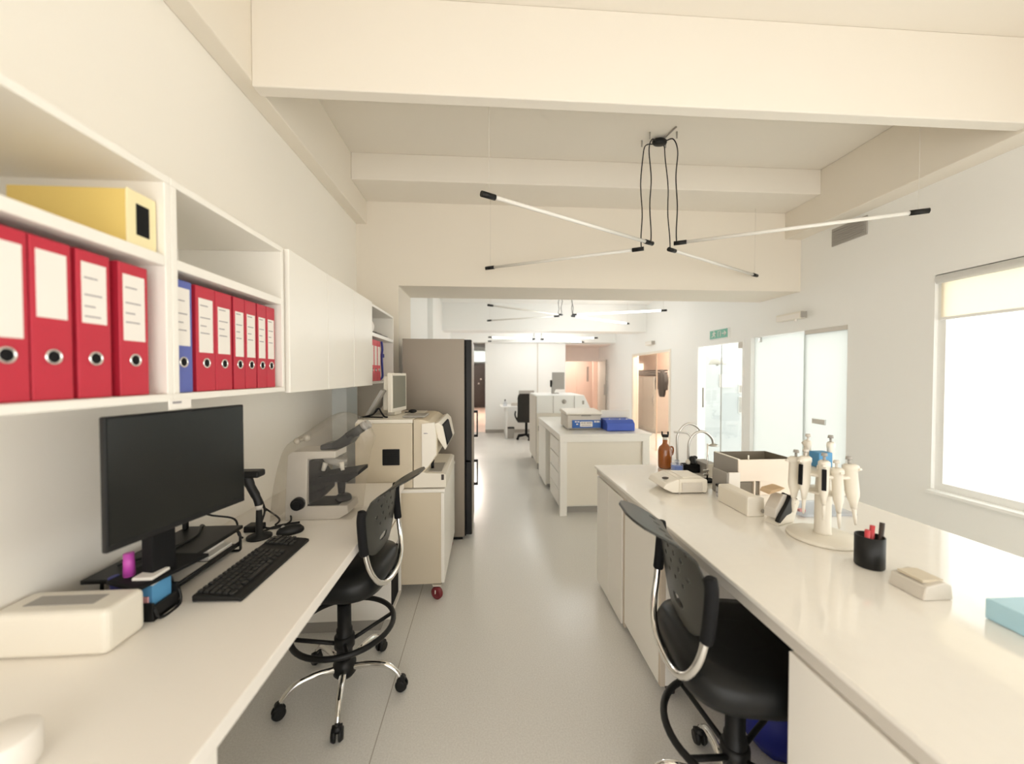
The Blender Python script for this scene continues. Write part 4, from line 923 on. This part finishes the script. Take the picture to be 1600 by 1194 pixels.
# cloakroom
for i, (a, b_) in enumerate(((9.62, 10.32), (10.33, 11.1))):
    lk = thing('locker', 'tall taupe locker ' + ('nearest the hanging jacket' if i == 0 else 'at the far side of the cloakroom'), 'locker', (4.5, (a+b_)/2, 0), 0, 'cloakroom lockers')
    B(4.32, 4.85, a, b_, .02, 1.46, bev=.003).build('body', LOCK, lk); B(4.30, 4.32, a+.005, b_-.005, .03, 1.455, bev=.003).build('door', LOCK, lk)
    B(4.29, 4.30, a+.06, a+.08, .7, .8).build('handle', GREYP, lk)
    B(4.34, 4.82, a+.02, b_-.02, 0, .02).build('plinth', GREYP, lk)
cr = thing('coat_rail', 'grey metal coat rail above the cloakroom lockers', 'rail', (4.5, 10, 1.5))
for z in (1.50, 1.555, 1.61): MB().tube([(4.31, 8.9, z), (4.31, 11.0, z)], .018, 8).build('rail_bar', MATTE, cr)
for y in (9.45, 10.98): B(4.325, 4.95, y-.012, y+.012, 1.48, 1.63).build('bracket', GREYP, cr)
jk = thing('jacket', 'dark jacket hanging from the cloakroom coat rail', 'jacket', (4.22, 8.98, .98))
MB().loft([[(4.22+.05*d*cos(q), 8.98+w*sin(q), z) for q in [2*pi*j/18 for j in range(18)]] for z, w, d in ((.98, .12, .8), (1.05, .16, 1), (1.25, .20, 1.1), (1.42, .25, 1.1), (1.52, .18, 1), (1.60, .06, .7), (1.63, .03, .4))]).build('body', COAT, jk)
for sg in (-1, 1): MB().tube(smooth_path([(4.22, 8.98+sg*.16, 1.52), (4.20, 8.98+sg*.25, 1.36), (4.20, 8.98+sg*.24, 1.15)]), [.05]*8+[.042]*5, 10).build('sleeve', COAT, jk)
wl = thing('sconce_lamp', 'small square glowing lamp on the peach cloakroom wall', 'lamp', (4.9, 11.9, 1.7))
B(4.86, 4.95, 11.85, 12.1, 1.66, 1.86, bev=.01).build('shade', GLOWW, wl); B(4.93, 4.95, 11.9, 12.05, 1.86, 1.9).build('mount', GREYP, wl)

# roofless room: hanging lamp and the windows opposite
hl = thing('hanging_lamp', 'grey dome lamp hanging beyond the glass exit door', 'lamp', (4.9, 7.0, 1.75))
hx, hy = 4.6, 5.75
hl.location = (4.85, 6.2, 1.7)
hl.location = (3.74, 6.0, 1.68)
MB().lathe([(.0, .10), (.05, .098), (.10, .07), (.13, .0), (.125, 0), (.095, .06), (.0, .088)], (3.74, 6.0, 1.68), 24).build('shade', LGREY, hl)
MB().tube(smooth_path([(3.74, 6.0, 1.78), (3.74, 6.0, 1.81), (3.75, 6.1, 1.84), (3.76, 6.28, 1.84)]), .008, 8).build('arm', GREYP, hl)
MB().sphere((3.74, 6.0, 1.685), .03).build('bulb', GREYP, hl)
for z0, z1, l in ((1.20, 1.345, 'small grey window high on the roofless room wall'), (.86, 1.14, 'taller grey window low on the roofless room wall')):
    t = thing('small_window', l + ' beyond the exit door', 'window', (4.4, 6.27, z0))
    MB().box(4.29, 4.50, 6.262, 6.28, z0, z1).build('frame', WHITE, t)
    for x in (4.30, 4.405): B(x, x+.085, 6.255, 6.261, z0+.01, z1-.01).build('pane', GREYP, t)
tag(B(3.95, 4.18, 6.255, 6.279, 1.30, 1.52, bev=.003).build('notice_sign', LABEL), 'square white notice board on the roofless room wall beyond the exit door', 'board')

# ================================================================== WALL FITTINGS
es = thing('exit_sign', 'green emergency exit sign with running figure above the glass door', 'sign', (WR-.03, 5.2, 2.02))
B(WR-.022, WR, 5.02, 5.46, 2.02, 2.16, bev=.003).build('housing', WHITE, es)
B(WR-.025, WR-.021, 5.035, 5.445, 2.03, 2.15).build('green_face', GREEN, es)
X = WR-.026
pg = MB()
def stroke(pts, r): pg.tube([(X, y, z) for y, z in pts], r, 8)
pg.cyl((X-.001, 5.345, 2.133), (X+.002, 5.345, 2.133), .009)                       # running figure
stroke([(5.335, 2.12), (5.345, 2.085)], .008); stroke([(5.345, 2.085), (5.315, 2.072), (5.32, 2.045)], .006); stroke([(5.345, 2.085), (5.37, 2.065), (5.395, 2.06)], .006)
stroke([(5.335, 2.118), (5.31, 2.10), (5.295, 2.11)], .005); stroke([(5.338, 2.118), (5.37, 2.108), (5.375, 2.09)], .005)
stroke([(5.245, 2.05), (5.245, 2.13), (5.19, 2.13), (5.19, 2.05)], .005)                # doorway
stroke([(5.15, 2.09), (5.07, 2.09)], .007); stroke([(5.10, 2.12), (5.065, 2.09), (5.10, 2.06)], .007)  # arrow
pg.build('pictogram', LABEL, es)
for y, z, l, s_ in ((3.93, 2.135, 'white emergency light on the right wall above the frosted glass', 1), (7.5, 2.14, 'small white emergency light above the cloakroom door', .9)):
    t = thing('emergency_light_mount', l, 'light', (WR, y, z), 0, 'emergency lights')
    B(WR-.07, WR, y-.17*s_, y+.17*s_, z-.035, z+.04, bev=.008).build('housing', OFFW, t)
    B(WR-.074, WR-.069, y-.155*s_, y+.155*s_, z-.028, z+.02, bev=.002).build('diffuser', LABEL, t)
    B(WR-.068, WR-.01, y-.176*s_, y-.168*s_, z-.03, z+.035).build('end_cap', GREYP, t)
    MB().sphere((WR-.05, y-.08*s_, z-.042), .014).build('test_button', LABEL, t)
vg = thing('ventilation_grille', 'grey ventilation grille high on the right wall under the beam', 'vent', (WR, 3.31, 2.74))
B(WR-.012, WR, 3.14, 3.48, 2.735, 2.90, bev=.003).build('frame', VENT, vg)
for i in range(7): B(WR-.02, WR-.011, 3.16, 3.46, 2.75+i*.02, 2.757+i*.02).build('slat', VENT, vg)

# ================================================================== PENDANT LAMPS
def lamp(label, zrod, zceil, rods, can, pins, on):
    t = thing('pendant_lamp', label, 'lamp', (can[0], can[1], zrod), 0, 'pendant lamps of four tubes')
    MB().lathe([(0, 0), (.05, 0), (.06, .012), (.06, .03), (.05, .038), (0, .038)], (can[0], can[1], zceil-.05), 24, 1, .62).build('canopy', BLACK, t)
    MB().tube(smooth_path([(can[0], can[1], zceil-.02), (can[0]+.02, can[1]+.03, zceil-.012), (can[0]+.06, can[1]-.16, zceil-.008)]), .006, 8).build('feed_cable', GREYP, t)
    for i, (inner, outer, lit) in enumerate(rods):
        a, b_ = Vector((*inner, zrod)), Vector((*outer, zrod)); d = (b_-a).normalized()
        tb_ = MB().tube([a+d*.05, b_-d*.05], .0125, 14).build('light_tube', LEDON if lit else LED, t)
        MB().tube([a-d*.02, a+d*.07], .0165, 14).build('end_cap', BLACK, tb_); MB().tube([b_-d*.07, b_+d*.02], .0165, 14).build('end_cap', BLACK, tb_)
        c0 = Vector((can[0], can[1], zceil-.035)); pn = Vector((*pins[i], zceil-.05)); h = zceil-zrod
        w1 = Vector((.012, .01, 0))*(1 if i % 2 else -1)
        MB().tube(smooth_path([c0+(pn-c0)*.35, c0+(pn-c0)*.8+Vector((0, 0, -.0)), pn+(a-pn)*.12+w1, a.lerp(pn, .62)-w1, a.lerp(pn, .35)+w1*.8, a.lerp(pn, .12)-w1*.3, a+Vector((0, 0, .012))]), .0045, 8).build('cord', BLACK, t)
        MB().tube([pn+Vector((0, 0, -.0)), pn+Vector((0, 0, .05))], .006, 8).build('cord_hook', GREYP, t)
        MB().tube([b_-d*.03+Vector((0, 0, .014)), Vector((b_.x-d.x*.03, b_.y-d.y*.03, zceil if not isinstance(on, dict) else on[i]))], .0012, 6).build('hanging_wire', LGREY, t)
    return t
lamp('near pendant lamp of four slim tubes hung from one black canopy', 2.53, CZ,
     [((1.265, 2.90), (-.01, 2.183), 0), ((1.246, 3.038), (.013, 3.679), 0), ((1.485, 3.038), (2.75, 3.77), 0), ((1.462, 2.887), (2.709, 2.222), 0)],
     (1.40, 3.06), [(1.29, 2.99), (1.27, 3.10), (1.47, 3.10), (1.50, 2.97)], {0: CZ, 1: 3.2, 2: 3.2, 3: CZ})
lamp('middle pendant lamp of four tubes in the back room, two glowing', 2.53, 2.95,
     [((1.27, 6.468), (.039, 5.643), 0), ((1.242, 6.614), (.037, 7.25), 0), ((1.49, 6.60), (2.822, 7.5), 1), ((1.47, 6.45), (2.824, 5.91), 1)],
     (1.38, 6.54), [(1.285, 6.49), (1.26, 6.60), (1.47, 6.60), (1.45, 6.47)], {0: 2.95, 1: 2.95, 2: 2.95, 3: 2.95})
lamp('farthest pendant lamp of four tubes near the far wall', 2.33, 2.95,
     [((1.10, 8.80), (.06, 8.42), 1), ((1.09, 8.90), (.062, 9.45), 0), ((1.28, 8.90), (2.42, 9.5), 1), ((1.27, 8.80), (2.45, 8.40), 1)],
     (1.19, 8.85), [(1.12, 8.82), (1.11, 8.88), (1.27, 8.88), (1.26, 8.82)], {0: 2.95, 1: 2.95, 2: 2.95, 3: 2.95})

# ================================================================== LIGHT
w = bpy.data.worlds.new('World'); bpy.context.scene.world = w; w.use_nodes = True
bg = w.node_tree.nodes['Background']; bg.inputs[0].default_value = (1.0, .968, .92, 1); bg.inputs[1].default_value = 2.3
def light(name, kind, loc, energy, col, size=.2, rot=(0, 0, 0), sy=None):
    l = bpy.data.lights.new(name, kind); l.energy = energy; l.color = col
    if kind == 'AREA':
        l.size = size
        if sy: l.shape = 'RECTANGLE'; l.size_y = sy
    elif kind == 'POINT': l.shadow_soft_size = size
    o = bpy.data.objects.new(name, l); o.location = loc; o.rotation_euler = rot; C.objects.link(o); return o
light('cloakroom_fill_light', 'POINT', (4.0, 8.3, 2.2), 75, (1, .90, .80), .15)  # unseen light added near the doorway to brighten walls and lockers
light('alcove_point_light', 'POINT', (2.6, 11.9, 2.1), 16, (1, .90, .82), .15)  # unseen point light without a fixture, brightens the alcove
light('corridor_point_light', 'POINT', (-.45, 14, 2.7), 60, (1, .93, .86), .15)  # unseen point light, no fixture hangs in the corridor
light('back_room_fill_light', 'POINT', (1.4, 6.5, 2.38), 10, (.95, .99, 1), .3)  # unseen fill added below the middle pendant to brighten the back room
light('back_room_fill_light', 'POINT', (1.2, 8.8, 2.2), 11, (.95, .99, 1), .3)  # second unseen fill, added below the farthest pendant

# ================================================================== CAMERA
F, VX, VY = 600.0, 760.0, 585.0
p = atan((597-VY)/F); psi = atan((800-VX)/F*cos(p))
cd = bpy.data.cameras.new('camera'); cam = bpy.data.objects.new('camera', cd); C.objects.link(cam)
cam.location = (0, 0, 1.52); cam.rotation_euler = (pi/2-p, 0, -psi)
cd.sensor_width = 36; cd.sensor_fit = 'HORIZONTAL'; cd.lens = 36*F/1600
cd.clip_start = .02; cd.clip_end = 100
cd.dof.use_dof = True; cd.dof.focus_distance = 2.3; cd.dof.aperture_fstop = 1.25
sc_ = bpy.context.scene; sc_.camera = cam
sc_.view_settings.view_transform = 'Standard'; sc_.view_settings.look = 'None'
sc_.view_settings.exposure = .68; sc_.view_settings.gamma = 1; sc_.view_settings.use_curve_mapping = False
sc_.cycles.max_bounces = 14; sc_.cycles.diffuse_bounces = 7; sc_.cycles.glossy_bounces = 5
sc_.cycles.transparent_max_bounces = 16; sc_.cycles.use_denoising = True
sc_.cycles.caustics_reflective = False; sc_.cycles.caustics_refractive = False
